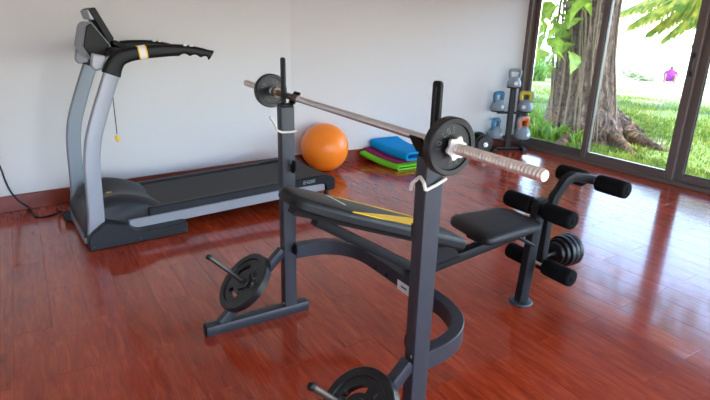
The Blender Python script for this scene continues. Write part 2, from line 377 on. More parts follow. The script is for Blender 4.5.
# sliding windows on the right: outer frame, leaves with their panes
win = bpy.data.objects.new('window_1', None); COL.objects.link(win); struct(win)
WT = 2.09
yj0, yj1 = 5.06, 5.15
MB().box((XC, (yj0+yj1)/2, WT/2), (.14, yj1-yj0, WT), .006).build('jamb', 'frame_metal', win, smooth=0)
MB().box((XC, (YR+yj0)/2, .022), (.16, yj0-YR, .044), .005).build('bottom_track', 'frame_metal', win, smooth=0)
MB().box((XC, (YR+yj0)/2, WT+.05), (.16, yj0-YR, .1), .005).build('top_track', 'frame_metal', win, smooth=0)
struct(MB().box((XC+.02, (YR+5.15)/2, (WT+.1+ZC)/2), (.18, 5.15-YR, ZC-WT-.1)).build('wall_right', 'wall', smooth=0))
def leaf_frame(ya, yb, off, sa, sb, handle=None):
    """one sliding leaf between ya < yb with stile widths sa (at ya) and sb (at yb)"""
    x = XC+off; d = .045; mb = MB()
    mb.box((x, ya+sa/2, .044+(WT-.05)/2), (d, sa, WT-.05), .004)
    mb.box((x, yb-sb/2, .044+(WT-.05)/2), (d, sb, WT-.05), .004)
    mb.box((x, (ya+yb)/2, .044+.038), (d*.92, yb-ya-sa-sb, .076), .003)
    mb.box((x, (ya+yb)/2, WT-.05), (d*.92, yb-ya-sa-sb, .08), .003)
    lf = mb.build('window_leaf', 'frame_metal', win, smooth=0)
    MB().box((x, (ya+yb)/2, (.12+WT-.09)/2), (.008, yb-ya-sa-sb+.004, WT-.09-.12+.004)).build('pane', 'glass', lf, smooth=0)
    ms = MB()
    for yy in (ya+sa+.004, yb-sb-.004): ms.box((x, yy, (.12+WT-.09)/2), (.02, .008, WT-.21))
    for zz in (.124, WT-.094): ms.box((x, (ya+yb)/2, zz), (.02, yb-ya-sa-sb, .008))
    ms.build('seal', 'frame_seal', lf, smooth=0)
    if handle:
        yh, z0, z1 = handle
        h = MB().box((x-d/2-.005, yh, (z0+z1)/2), (.014, .042, z1-z0), .006).build('handle', 'frame_seal', lf, smooth=0)
        MB().box((x-d/2-.013, yh, (z0+z1)/2), (.006, .018, (z1-z0)*.55), .002).build('latch', 'frame_metal', h, smooth=0)
k = XC/5.1
leaf_frame(3.44*k-.06, yj0, .03, .085, .05)
leaf_frame(2.40*k+.055, 3.44*k, -.03, .085, .07, handle=(2.53*k-.06, 1.16, 1.40))
leaf_frame(1.30*k, 2.40*k+.10, .03, .06, .12)
leaf_frame(.2*k, 1.30*k+.05, -.03, .085, .085)
leaf_frame(-.9*k, .2*k+.05, .03, .085, .085)
leaf_frame(YR, -.9*k+.05, -.03, .085, .085)
# unseen rear side, opened wide for sky light, slim posts carrying the roof
tr = bpy.data.objects.new('trim_1', None); COL.objects.link(tr); struct(tr)
for x in (XL+.06, .1, 2.1, 4.1, XC-.06): MB().box((x, YR, ZC/2-.03), (.1, .1, ZC+.06), .005).build('post', 'frame_metal', tr, smooth=0)
hd_ = struct(MB().box(((XL+XC)/2, YR, (2.1+ZC)/2), (XC-XL+.2, .16, ZC-2.1)).build('wall_front', 'wall', smooth=0))
# stone sill outside the windows
struct(MB().box((XC+.34, 1.6, -.06), (.5, 7.6, .1), .01).build('trim_2', 'stone', smooth=0))

# ================================================================== WEIGHT BENCH WITH RACK
RF = Frame(1.116, 1.884, -.46)
HW, PA, PB, HP = .5835, .037, .030, 1.19
bench = thing('weight_bench', 'slate grey weight bench and barbell rack with black pads and foam leg rollers', 'weight bench', RF.o, RF.a)
post_sec = rect_sec(2*PA, 2*PB, .006)
for sgn in (1, -1):
    y0 = sgn*HW
    p = MB().sweep([(0, y0, .055), (0, y0, HP)], rect_sec(2*PB, 2*PA, .006), up=(1, 0, 0)).build('post', 'rack', bench)
    MB().box((0, y0, HP+.004), (2*PA-.004, 2*PB-.004, .008), .002).build('post_cap', 'black_metal', p, smooth=0)
    # cradle: tall guard on one side of the bar, flared lip on the other (the two are mounted opposite ways)
    d = -1 if sgn > 0 else 1
    g = MB(); gx = d*.0095; wy = .021
    g.box((0, y0, HP+.012), (.07, .05, .012), .003)
    g.prism(round_poly([(y0-wy, HP-.03), (y0+wy, HP-.03), (y0+wy, 1.435), (y0-wy, 1.435)], [0, 0, .014, .014]), 'x', gx-.006, gx+.006, bev=.0015)
    g.sweep([(-d*.018, y0, HP+.012), (-d*.034, y0, HP+.018), (-d*.062, y0, HP+.062), (-d*.070, y0, HP+.070)], rect_sec(.066, .009, .002), up=(-d*.8, 0, .6))
    g.build('bar_cradle', 'black_metal', p)
    MB().prism(round_poly([(y0-.004, HP+.05), (y0+.004, HP+.05), (y0+.004, 1.415), (y0-.004, 1.415)], .004), 'x', gx-.0085, gx+.0085).build('guard_rib', 'rack', p)
    # small J brackets on the inner face
    for zz in (.905, .44):
        yi = y0 - sgn*PB
        MB().sweep([(.012, yi-sgn*.002, zz-.03), (.012, yi-sgn*.028, zz-.03), (.012, yi-sgn*.04, zz-.02), (.012, yi-sgn*.04, zz+.015)], rect_sec(.045, .007, .001), up=(1, 0, 0)).build('safety_hook', 'black_metal', p)
    for xx, zz in ((-PA-.004, .435), (-PA-.004, .075)):
        MB().lathe([(0, -.008), (.006, -.007), (.008, -.003), (.0085, .004), (.0, .0045)], (xx, y0-.012, zz), (-1, 0, 0), 8).build('bolt', 'peg_steel', p)
    f = MB().sweep([(-.487, y0, .029), (.105, y0, .029)], rect_sec(.062, .058, .005), up=(0, 0, 1)).build('floor_foot', 'rack', bench)
    MB().box((-.490, y0, .029), (.008, .056, .052), .003).build('end_cap', 'black_metal', f, smooth=0)
    MB().box((.108, y0, .029), (.008, .056, .052), .003).build('end_cap', 'black_metal', f, smooth=0)
    MB().sweep([(-.40, y0, .05), (-.036, y0, .402)], rect_sec(.05, .046, .005), up=(0, 1, 0)).build('diagonal_brace', 'rack', bench)
    pd = Vector((-.695, 0, .719)); pc = Vector((-.225, y0, .222))
    e1 = pc+pd*.315
    pg = MB().tube([pc, e1], .0125, 12).build('storage_peg', 'peg_steel', bench)
    MB().lathe([(0, .0), (.014, .0), (.0145, .012), (.011, .018), (0, .019)], tuple(e1-pd*.006), tuple(pd), 12).build('peg_cap', 'black_metal', pg)
# hoop joining both posts behind the bench
hp = [(.036, .575, .388), (.14, .565, .388), (.235, .53, .388), (.312, .46, .388), (.352, .36, .388), (.362, .24, .388), (.362, -.24, .388), (.352, -.36, .388), (.312, -.46, .388), (.235, -.53, .388), (.14, -.565, .388), (.036, -.575, .388)]
hs = catmull(hp, 4)
hoop = MB().sweep(hs, rect_sec(.055, .080, .003, 1), up=(0, 0, 1)).build('hoop_brace', 'rack', bench, smooth=25)
for yy in (.10, .20): MB().lathe([(0, -.002), (.012, -.001), (.012, .006), (.006, .010), (0, .0105)], (.362-.0275, yy, .372), (-1, 0, 0), 6).build('bolt', 'black_metal', hoop)
lb = MB().box((.362-.0282, -.045, .366), (.0016, .095, .052)).build('warning_label', 'white', hoop, smooth=0)
MB().box((.362-.0294, -.052, .368), (.001, .045, .008)).build('label_print', 'tm_dark', lb, smooth=0)
# spine beam from the hoop to the seat
MB().sweep([(.34, 0, .385), (.62, 0, .425), (1.26, 0, .492)], rect_sec(.055, .06, .006), up=(0, 1, 0)).build('main_beam', 'rack_dark', bench)
# padded parts
def pad(outline, layers):
    """stack of inset copies of an outline: layers = [(inset scale offset, z)]"""
    c = Vector((sum(p[0] for p in outline)/len(outline), sum(p[1] for p in outline)/len(outline)))
    rings = []
    for ins, z in layers:
        r = []
        for p in outline:
            d = Vector(p)-c; L = d.length; q = c + d*((L-ins)/L); r.append((q.x, q.y, z))
        rings.append(r)
    return rings
th = math.atan(.388); PX0, PX1, PW2 = -.468, .506, .162
Rp = Matrix.Rotation(th, 3, 'Y'); Po = Vector((.180, 0, .779))
def padpt(u, v, h=0): return Rp @ Vector((u, v, h)) + Po
out = round_poly([(PX0, -.10), (PX0+.20, -PW2), (PX1, -PW2+.012), (PX1, PW2-.012), (PX0+.20, PW2), (PX0, .10)], [.06, .14, .03, .03, .14, .06], 5)
rg = pad(out, [(.02, -.058), (.004, -.053), (0, -.044), (.0, -.022), (.004, -.010), (.014, -.003), (.03, 0)])
bk = MB().loft([[padpt(*q) for q in r] for r in rg]).build('backrest', 'vinyl', bench, smooth=60)
mb = MB(); rgs = pad(out, [(-.0015, -.046), (-.0015, -.024)])
mb.loft([[padpt(*q) for q in r] for r in rgs], False, False).build('side_piping', 'vinyl_side', bk, smooth=60)
def on_pad(poly, name, m, h=.0015):
    a = [padpt(u, v, h) for u, v in poly]; b_ = [padpt(u, v, h-.004) for u, v in poly]
    return MB().loft([b_, a]).build(name, m, bk, smooth=0)
def padpix(px, py):   # picture point on the top face of the pad -> pad coordinates
    n = RF.ex*(Rp @ Vector((0, 0, 1))).x + UZ*(Rp @ Vector((0, 0, 1))).z
    p = RF.L(at_pl(px, py, RF.W(*Po), n)); q = Rp.transposed() @ (p-Po); return (q.x, q.y)
a1 = [padpix(*q) for q in ((356, 213.6), (385, 214.8), (418, 219.0), (418, 226.5), (385, 221.5))]
a1 = [(u, max(v, -PW2+.014)) for u, v in a1]
on_pad(a1, 'yellow_stripe', 'yellow', .0012)
e0 = padpix(327, 193.5); e1 = padpix(408, 215.2)
e0 = (e0[0], min(e0[1], PW2-.03)); e1 = (e1[0], min(e1[1], PW2-.02))
on_pad([(e0[0], e0[1]), (e1[0], e1[1]), (PX1-.02, e1[1]), (PX1-.02, e1[1]-.010), (e1[0], e1[1]-.012), (e0[0]+.04, e0[1]-.006)], 'yellow_stripe', 'yellow', .002)
g0 = padpix(326, 194.5); g1 = padpix(345, 205); g2 = padpix(356, 213.6)
on_pad([(g0[0]-.01, min(g0[1], .11)), (g0[0]+.002, min(g0[1], .11)), (g1[0]+.006, g1[1]), (g1[0]-.006, g1[1])], 'white_line', 'white', .002)
# support plate and struts under the backrest
MB().loft([[padpt(u, v, h) for u, v in ((-.42, -.03), (.5, -.03), (.5, .03), (-.42, .03))] for h in (-.094, -.059)]).build('back_support_bar', 'rack_dark', bench, smooth=0)
MB().sweep([(-.13, 0, .79), (.46, 0, .415)], rect_sec(.045, .05, .004), up=(0, 1, 0)).build('prop_strut', 'rack_dark', bench)
MB().box((.47, 0, .418), (.07, .075, .05), .005).build('prop_bracket', 'rack_dark', bench, smooth=0)
MB().prism([(.50, .42), (.72, .44), (.66, .525), (.56, .57)], 'y', -.03, .03, bev=.004).build('pivot_bracket', 'rack_dark', bench, smooth=0)
# seat
so_ = round_poly([(.755, -.175), (1.215, -.15), (1.215, .165), (.80, .195)], [.07, .07, .08, .07], 6)
rg = pad(so_, [(.03, .538), (.006, .542), (0, .552), (0, .572), (.006, .585), (.025, .594), (.07, .597)])
st = MB().loft(rg).build('seat', 'vinyl', bench, smooth=60)
MB().loft(pad(so_, [(.05, .528), (.035, .536)])).build('seat_board', 'black_metal', st, smooth=30)
MB().box((1.0, 0, .516), (.36, .10, .022), .004).build('seat_bracket', 'rack_dark', bench, smooth=0)
# front leg with round foot plate
lg = MB().sweep([(1.285, 0, .012), (1.33, 0, .645)], rect_sec(.05, .075, .006), up=(1, 0, 0)).build('front_leg', 'rack_dark', bench)
MB().lathe([(0, 0), (.068, 0), (.07, .006), (.066, .014), (.04, .018), (0, .018)], (1.285, 0, .001), (0, 0, 1), 28).build('foot_plate', 'rack', lg)
MB().box((1.333, 0, .652), (.082, .056, .022), .006).build('leg_cap', 'black_metal', lg, smooth=0)
# leg developer
lev = MB().sweep([(1.425, 0, .20), (1.425, 0, .62)], rect_sec(.045, .05, .005), up=(1, 0, 0)).build('lever', 'rack_dark', bench)
MB().sweep([(1.425, 0, .56), (1.455, 0, .655), (1.54, 0, .748), (1.60, 0, .765), (1.81, 0, .715)], rect_sec(.055, .045, .005), up=(0, 1, 0)).build('upper_arm', 'rack_dark', lev)
MB().box((1.40, 0, .575), (.11, .07, .05), .008).build('pivot_block', 'rack_dark', lev, smooth=0)
MB().tube([(1.345, -.05, .575), (1.345, .05, .575)], .014, 10).build('pivot_bolt', 'black_metal', lev)
MB().tube([(1.42, 0, .276), (1.715, 0, .276)], .0125, 12).build('weight_peg', 'peg_steel', lev)
for nm, x, z, r in (('seat', 1.33, .605, .052), ('arm', 1.79, .712, .052), ('ankle', 1.405, .236, .052)):
    ax = MB().tube([(x, -.225, z), (x, .225, z)], .012, 12).build('roller_axle', 'chrome', bench)
    for sgn in (1, -1):
        a0, a1_ = .045, .238
        pr = [(.014, a0), (r*.8, a0), (r*.96, a0+.006), (r, a0+.018), (r*1.01, (a0+a1_)/2), (r, a1_-.018), (r*.95, a1_-.005), (r*.82, a1_), (.024, a1_+.001), (.02, a1_-.008), (0, a1_-.008)]
        fr = MB().lathe(pr, (x, 0, z), (0, sgn, 0), 24).build('foam_roller', 'foam', bench, smooth=50)
        MB().lathe([(0, 0), (.022, 0), (.022, .004), (.012, .010), (0, .011)], (x, sgn*(a1_-.004), z), (0, sgn, 0), 14).build('roller_cap', 'foam', fr)
# wires / linkage below the seat
MB().tube([(1.10, -.02, .50), (1.20, -.045, .44), (1.27, -.045, .40)], .011, 8).build('link_rod', 'rack_dark', bench)

# ------------------------------------------------------------------ weight plates
def plate_mb(R, t, slots=False):
    """cast disc along +z: raised rim, recessed web, hub; optional kidney-shaped grip openings"""
    mb = MB(); n = 48; rh = .0155; rim = R*.80; hub = R*.30; web = t*.30
    if not slots:
        pr = [(rh, -t/2), (hub, -t/2), (hub*1.05, -web), (rim*.97, -web), (rim, -t/2+.001), (R-.004, -t/2), (R, -t/2+.004), (R, t/2-.004), (R-.004, t/2), (rim, t/2-.001), (rim*.97, web), (hub*1.05, web), (hub, t/2), (rh, t/2), (rh, -t/2)]
        mb.lathe(pr, n=n, caps=False); return mb
    # rim ring and hub ring, web sectors between three openings
    mb.lathe([(rim*.97, -web), (rim, -t/2+.001), (R-.004, -t/2), (R, -t/2+.004), (R, t/2-.004), (R-.004, t/2), (rim, t/2-.001), (rim*.97, web), (rim*.97, -web)], n=n, caps=False)
    mb.lathe([(rh, -t/2), (hub, -t/2), (hub*1.05, -web), (hub*1.05, web), (hub, t/2), (rh, t/2), (rh, -t/2)], n=n, caps=False)
    r0, r1, r2, r3 = hub*1.04, R*.43, R*.59, rim*.975
    def arc(ra, rb, a0, a1, m):
        for side in (0,):
            rings = []
            for i in range(m+1):
                a = a0+(a1-a0)*i/m; c, s_ = math.cos(a), math.sin(a)
                rings.append([(ra*c, ra*s_, -web), (rb*c, rb*s_, -web), (rb*c, rb*s_, web), (ra*c, ra*s_, web)])
            mb.loft(rings)
    arc(r0, r1, 0, 2*PI, 36); arc(r2, r3, 0, 2*PI, 36)
    for k in range(3):
        c = 2*PI*k/3; h = math.radians(36)      # opening spans +-h round c; bridge fills the rest
        arc(r1, r2, c+h, c+2*PI/3-h, 8)
    return mb
def letter_ring(txt, r, size, z, a_mid, step, parent, up=True):
    """raised characters set round the web of a plate, joined into one piece"""
    bm = bmesh.new(); n = len(txt)
    for i, ch in enumerate(txt):
        if ch == ' ': continue
        me = text_mesh(ch, size, .0012)
        a = a_mid - (i-(n-1)/2)*step
        T_ = Matrix.Translation(Vector((r*math.cos(a), r*math.sin(a), z))*S) @ Matrix.Rotation(a-PI/2, 4, 'Z')
        me.transform(T_); bm.from_mesh(me); bpy.data.meshes.remove(me)
    me = bpy.data.meshes.new('lettering'); bm.to_mesh(me); bm.free(); me.materials.append(MATS['plate_letter'])
    o = link('lettering', me, parent); o['kind'] = 'stuff'; return o
def orient(o, p, zaxis, spin=0):
    q = Vector(zaxis).normalized().to_track_quat('Z', 'Y'); o.rotation_mode = 'QUATERNION'
    from mathutils import Quaternion
    o.rotation_quaternion = q @ Quaternion((0, 0, 1), spin); o.location = Vector(p)*S
def dirW(fr, v): return fr.ex*v[0]+fr.ey*v[1]+UZ*v[2]
ZB, XB, BK = 1.246, 0.0, .0195
def BW(t_): return RF.W(BK*t_, t_, ZB)
BAX = dirW(RF, (BK, 1, 0)).normalized()
def weight_plate(label, R, t, p, ax, slots=False, spin=0, letters=(), mat_='plate', group=None):
    o = plate_mb(R, t, slots).build('weight_plate', mat_, smooth=28); tag(o, label, 'weight plate', group)
    for txt, am, sz in letters: letter_ring(txt, R*.56, sz, t*.30, am, .36 if len(txt) > 2 else .34, o)
    orient(o, p, ax, spin); return o
weight_plate('small black iron plate on the threaded bar end with the star nut', .0925, .036, BW(-.684), -BAX, letters=(('LBS', 1.9, .028), ('10', 3.0, .030), ('KG', 4.9, .026)))
weight_plate('small black iron plate on the far bar end near the white wall', .090, .034, BW(.812), -BAX, letters=(('LBS', .9, .028), ('10', 2.6, .030), ('KG', 4.2, .026)))
pdir = Vector((-.695, 0, .719)).normalized()
for sgn, lab in ((1, 'black iron plate on the storage peg of the post beside the treadmill'), (-1, 'black iron plate on the storage peg below the star nut end of the barbell')):
    c = Vector((-.225, sgn*HW, .222))+pdir*.050
    weight_plate(lab, .172, .044, RF.W(c.x, c.y, c.z), dirW(RF, pdir), True, spin=(.55 if sgn > 0 else .35), letters=(('LBS', .55, .026), ('10', 2.7, .03), ('KG', 4.8, .026)))
for i, (x, R, t) in enumerate(((1.545, .068, .030), (1.577, .084, .030), (1.609, .098, .030), (1.641, .102, .030), (1.673, .104, .030))):
    lab = ['smallest black plate on the leg lever peg, against the lever', 'medium black plate second on the leg lever peg', 'black plate third on the leg lever peg between two others', 'black plate fourth on the leg lever peg', 'outermost black plate on the leg lever peg'][i]
    weight_plate(lab, R, t, RF.W(x, 0, .276), dirW(RF, (1, 0, 0)), group='plates on the leg lever')

# ------------------------------------------------------------------ barbell
bb = thing('barbell', 'long chrome barbell with threaded ends resting on the rack', 'barbell', RF.W(XB, 0, ZB), RF.a-math.atan(BK))
MB().lathe([(0, -.652), (.0148, -.652), (.0148, .745), (0, .745)], (0, 0, 0), (0, 1, 0), 20).build('shaft', 'bar_steel', bb, smooth=40)
for a, b_, sg in ((.652, 1.057, -1), (.745, 1.215, 1)):
    pr = [(0, a)]; n = 30; st_ = (b_-a-.012)/n
    pr.append((.0155, a))
    for k in range(n):
        z = a+.006+k*st_; pr += [(.0150, z), (.0182, z+st_*.3), (.0182, z+st_*.62), (.0150, z+st_*.95)]
    pr += [(.0165, b_-.004), (.0150, b_), (0, b_)]
    MB().lathe(pr, (0, 0, 0), (0, sg, 0), 18).build('threaded_end', 'chrome', bb, smooth=25)
    for z0, z1, r in ((a-.028, a-.002, .026),):
        MB().lathe([(.014, z0), (r, z0), (r, z1), (.014, z1)], (0, 0, 0), (0, sg, 0), 20).build('inner_collar', 'bar_sleeve' if sg > 0 else 'black_metal', bb)
MB().lathe([(.0149, .45), (.0162, .452), (.0162, .70), (.0149, .702)], (0, 0, 0), (0, 1, 0), 20).build('worn_sleeve', 'bar_sleeve', bb)
def star_nut(label, y, sg):
    pts = []
    for k in range(48):
        a = 2*PI*k/48; r = .035+.0045*math.cos(6*a); pts.append((r*math.cos(a), r*math.sin(a)))
    rg = [[(x*s_, z*s_, h) for x, z in pts] for s_, h in ((.95, -.006), (1, -.004), (1, .004), (.95, .006))]
    o = MB().loft(rg).build('star_nut', 'star_metal', smooth=40)
    rb = MB().lathe([(.019, -.014), (.030, -.0138), (.030, -.0065), (.019, -.006)], n=20).build('rubber_washer', 'black_metal', o)
    tag(o, label, 'nut'); orient(o, BW(y), BAX*sg, .2)
star_nut('chrome six-lobed star nut screwed against the plate on the barbell', -.716, -1)
star_nut('chrome star nut behind the plate by the white wall', .844, 1)
# bent wire clips hanging on the posts
def wire(name, pts, label):
    o = MB().tube([Vector(a).lerp(Vector(b), t_) for a, b in zip(pts, pts[1:]) for t_ in (.08, .5, .92)], .0062, 8).build(name, 'white_metal', None, loc=RF.o, rotz=RF.a); tag(o, label, 'clip')
yn = -HW-PB-.009; xn = -PA-.009
q = lambda p: tuple(p)
wire('wire_clip', [q(RF.lx(410.5, 190, xn-.03)), q(RF.lx(412, 183.5, xn-.01)), q(RF.lx(420, 176.5, xn)), q(RF.lx(424, 183, xn)), (xn+.002, yn+.002, RF.ly(428.8, 190, yn).z), q(RF.ly(437, 184.5, yn)), q(RF.ly(447, 178, yn))], 'zigzag white wire clip hooked round the post under the star nut')
yl = HW-PB-.009
wire('wire_clip', [q(RF.ly(269.5, 116.5, yl-.02)), q(RF.ly(274.5, 123.5, yl-.01)), q(RF.ly(277, 130.5, yl)), q(RF.ly(282, 132.3, yl)), q(RF.ly(290, 132, yl)), q(RF.ly(297, 131, yl))], 'hook-shaped white wire clip round the post beside the orange ball')

# ================================================================== TREADMILL
TF = Frame(.229, 3.95, 3.3)
tm = thing('treadmill', 'silver and charcoal treadmill standing along the white wall', 'treadmill', TF.o, TF.a)
YN, YFAR = .03, .86          # the two uprights
def tilt(x): return .024*(x-.5)
for y0, y1 in ((-.032, .085), (.805, .922)):
    pf = round_poly([(0, .002), (.712, .002), (.712, .088), (.345, .084), (.25, .155), (.125, .20), (.03, .135), (0, .10)], [.01, .012, .015, .03, .09, .03, .03, .02], 4)
    cas = MB().prism(pf, 'y', y0, y1, bev=.008).build('base_foot', 'tm_dark', tm, smooth=30)
    for xx in (.03, .35, .69): MB().lathe([(0, 0), (.006, 0), (.005, .003), (0, .004)], (xx, y0+.001, .03), (0, -1, 0), 8).build('screw', 'peg_steel', cas)
    c = .0415 if y0 < .5 else .8485
    up = catmull([(.062, c, .10), (.078, c, .24), (.086, c, .40), (.098, c, .62), (.13, c, .80), (.19, c, .97), (.25, c, 1.12), (.306, c, 1.255)], 4)
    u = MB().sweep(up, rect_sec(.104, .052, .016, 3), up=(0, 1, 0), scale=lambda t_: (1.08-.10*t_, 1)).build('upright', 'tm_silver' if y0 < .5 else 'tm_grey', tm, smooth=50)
    # black elbow, handrail and finger grip
    hb = catmull([(.296, c, 1.232), (.318, c, 1.285), (.355, c, 1.335), (.42, c, 1.362), (.52, c, 1.378), (.63, c, 1.388)], 5)
    rail = MB().sweep(hb, rect_sec(.098, .060, .024, 3), up=(0, 1, 0), scale=lambda t_: (1.25-.33*min(1, t_*1.3), 1)).build('handrail', 'tm_black', tm, smooth=50)
    gp = catmull([(.62, c, 1.387), (.74, c, 1.391), (.84, c, 1.386), (.94, c, 1.370), (1.01, c, 1.352)], 16)
    rings = []
    for i, p in enumerate(gp):
        t_ = i/(len(gp)-1); x = p.x; h0 = .045-.012*t_
        lo = h0 - (.016*abs(math.sin((x-.77)*PI/.08)) if .77 < x < 1.01 else 0)
        sl = .022*max(0, (t_-.9)/.1)
        rings.append([(p.x+sl*(b_/.036), p.y+a*(1-.2*t_), p.z+(h0 if b_ > 0 else lo)*(b_/.036)) for a, b_ in rect_sec(.058, .072, .024, 4)])
    gr = MB().loft(rings).build('grip', 'tm_black', rail, smooth=50)
    for x in (.815, .86): MB().box((x, c-.006, 1.4285-.07*(x-.8)), (.028, .044, .016), .004).build('heart_sensor', 'white', gr, smooth=0)
    bd = MB().sweep([(.492, c, 1.375), (.535, c, 1.380)], rect_sec(.096, .066, .026, 3), up=(0, 1, 0)).build('sensor_band', 'white', rail, smooth=50)
    for x in (.488, .539): MB().sweep([(x-.004, c, 1.3745+(x-.49)*.1), (x+.004, c, 1.3755+(x-.49)*.1)], rect_sec(.100, .070, .027, 3), up=(0, 1, 0)).build('band_ring', 'yellow', bd, smooth=50)
# motor hood, lobed at both sides
prof = [(-.012, .07), (-.008, .13), (.03, .20), (.09, .275), (.17, .318), (.27, .328), (.36, .312), (.45, .282), (.53, .242), (.575, .20), (.58, .12)]
prof = [tuple(p) for p in catmull([Vector((a, 0, b_)) for a, b_ in prof], 3)]
rings = []
for k in range(25):
    v = k/24; y = .085+(.805-.085)*v; e = min(v, 1-v)/.5
    rnd = min(1, .80+.20*math.sin(min(1, e*3.2)*PI/2)); lobe = 1+.06*math.cos(2*PI*v)-.08*(math.sin(PI*v)**2)
    rings.append([(p[0]*(1 if p[0] < 0 else .96+.04*rnd)-(.0), y, .07+(p[2]-.07)*rnd*lobe) for p in prof])
hood = MB().loft(rings, closed=False, cap0=True, cap1=True).build('motor_hood', 'tm_dark', tm, smooth=60)
for k in range(5):
    MB().box((.035+.016*k, .66, .218+.014*k), (.008, .10, .006), .002, rot=Matrix.Rotation(-.8, 3, 'Y')).build('vent_slot', 'tm_black', hood, smooth=0)
p = TF.lz(109, 193, .29); MB().lathe([(0, 0), (.022, 0), (.02, .004), (0, .005)], (p.x, p.y, .292), (0, 0, 1), 16).build('round_sticker', 'yellow', hood)
MB().box((-.006, .445, .06), (.02, .70, .08), .006).build('front_crossbar', 'tm_grey', tm, smooth=0)
for yy in (.70, .76):
    MB().lathe([(0, 0), (.036, 0), (.04, .004), (.04, .018), (.036, .022), (0, .022)], (-.03, yy, .041), (0, 1, 0), 18).build('transport_wheel', 'tm_dark', tm)
# deck
def slab(x0, x1, y0, y1, z0, z1, name, m, parent=tm, bev=.006):
    pts = [(x0, z0+tilt(x0)), (x1, z0+tilt(x1)), (x1, z1+tilt(x1)), (x0, z1+tilt(x0))]
    return MB().prism(pts, 'y', y0, y1, bev=bev).build(name, m, parent, smooth=0)
slab(.50, 2.06, .13, .765, .175, .207, 'running_belt', 'tm_belt', bev=.004)
slab(.50, 2.06, .14, .755, .12, .172, 'deck_board', 'tm_black')
for y0, y1, yo in ((.062, .128, .070), (.767, .833, .825)):
    slab(.45, 1.80, y0, y1, .160, .226, 'side_rail', 'tm_dark', bev=.012)
    slab(.30, 2.05, y0+.008, y1-.008, .072, .158, 'side_frame', 'tm_silver', bev=.008)
ec = round_poly([(1.72, .152), (1.70, .226), (1.86, .233), (2.08, .226), (2.15, .19), (2.15, .07), (2.06, .062), (2.04, .142)], [.0, .02, .05, .05, .06, .02, .02, .03], 4)
ec = [(x, z+tilt(x)) for x, z in ec]
for y0, y1 in ((.052, .132), (.763, .842)):
    cap = MB().prism(ec, 'y', y0, y1, bev=.008).build('rear_end_cap', 'tm_black', tm, smooth=30)
    if y0 < .4:
        me = text_mesh('IE4200', .047, .001, .25); me.materials.append(MATS['kb_grey'])
        R_ = Matrix.Rotation(PI/2, 4, 'X'); me.transform(Matrix.Translation(Vector((1.86, y0-.0012, .188+tilt(1.85)))*S) @ Matrix.Rotation(-.02, 4, 'Y') @ R_)
        link('brand_lettering', me, cap)
slab(2.06, 2.10, .13, .765, .09, .205, 'rear_roller_cover', 'tm_black', bev=.01)
for yy in (.10, .80): MB().lathe([(.02, 0), (.03, .004), (.03, .03), (.022, .095), (0, .095)], (2.08, yy, .001), (0, 0, 1), 14).build('rear_foot', 'tm_black', tm)
# console
P2 = lambda px, py, y: (lambda v: (v.x, v.z))(TF.ly(px, py, y))
yA, yB = .28, .60
hs_ = round_poly([P2(81, 47, yA), P2(84.5, 24.5, yA), P2(90.5, 20.5, yA), P2(111, 45, yA), P2(111, 54, yA), P2(103, 62, yA), P2(90, 60, yA)], [.02, .03, .02, .01, .02, .02, .02], 3)
con = MB().prism(hs_, 'y', yA, yB, bev=.01).build('console_housing', 'tm_grey', tm, smooth=30)
hs2 = round_poly([P2(83, 46.5, yA), P2(86, 26, yA), P2(90.5, 23, yA), P2(109.5, 45.5, yA), P2(110, 53, yA), P2(102.5, 60.5, yA), P2(91, 58, yA)], .01, 2)
MB().prism(hs2, 'y', yA-.010, yA+.02, bev=.006).build('side_panel', 'tm_black', con, smooth=30)
MB().prism(hs2, 'y', yB-.02, yB+.010, bev=.006).build('side_panel', 'tm_black', con, smooth=30)
yD = .30
dp = [P2(88, 9, yD), P2(95, 7, yD), P2(114.5, 39, yD), P2(109, 43.5, yD)]
dsp = MB().prism(round_poly(dp, .010, 3), 'y', yD, .57, bev=.006).build('display', 'tm_black', con, smooth=30)
bk_ = [P2(86.5, 10, yD), P2(90, 9.5, yD), P2(97, 20.5, yD), P2(90, 19.5, yD)]
MB().prism(round_poly(bk_, .01, 3), 'y', yD+.01, .58, bev=.006).build('display_back', 'tm_silver', dsp, smooth=30)
a, b_ = Vector(dp[1]), Vector(dp[2]); nrm = Vector((-(b_-a).y, (b_-a).x)).normalized(); nrm = nrm if nrm.x > 0 else -nrm
sc_ = [a*.9+b_*.1, a*.2+b_*.8]; scp = [tuple(sc_[0]), tuple(sc_[0]+nrm*.004), tuple(sc_[1]+nrm*.004), tuple(sc_[1])]
MB().prism(scp, 'y', yD+.03, .54).build('screen', 'screen', dsp, smooth=0)
ld = [P2(112, 43.5, yD), P2(116, 40, yD), P2(129, 47, yD), P2(124, 51, yD)]
MB().prism(round_poly(ld, .008, 2), 'y', yD, .57, bev=.006).build('book_ledge', 'tm_black', con, smooth=30)
tr_ = [P2(108, 46, yD), P2(122, 51, yD), P2(120, 56, yD), P2(106, 56, yD)]
MB().prism(tr_, 'y', yD-.01, .58, bev=.005).build('control_tray', 'tan', con, smooth=0)
MB().box((.37, .445, 1.37), (.10, .72, .06), .02, seg=2).build('crossbar', 'tm_dark', tm, smooth=50)
for y0, y1 in ((.082, .135), (.755, .806)):
    cb_ = round_poly([P2(92, 53, .09), P2(106, 56, .09), P2(106, 69, .09), P2(95, 71, .09), P2(91, 66, .09)], .012, 3)
    MB().prism(cb_, 'y', y0, y1, bev=.008).build('console_bracket', 'tm_silver', con, smooth=30)
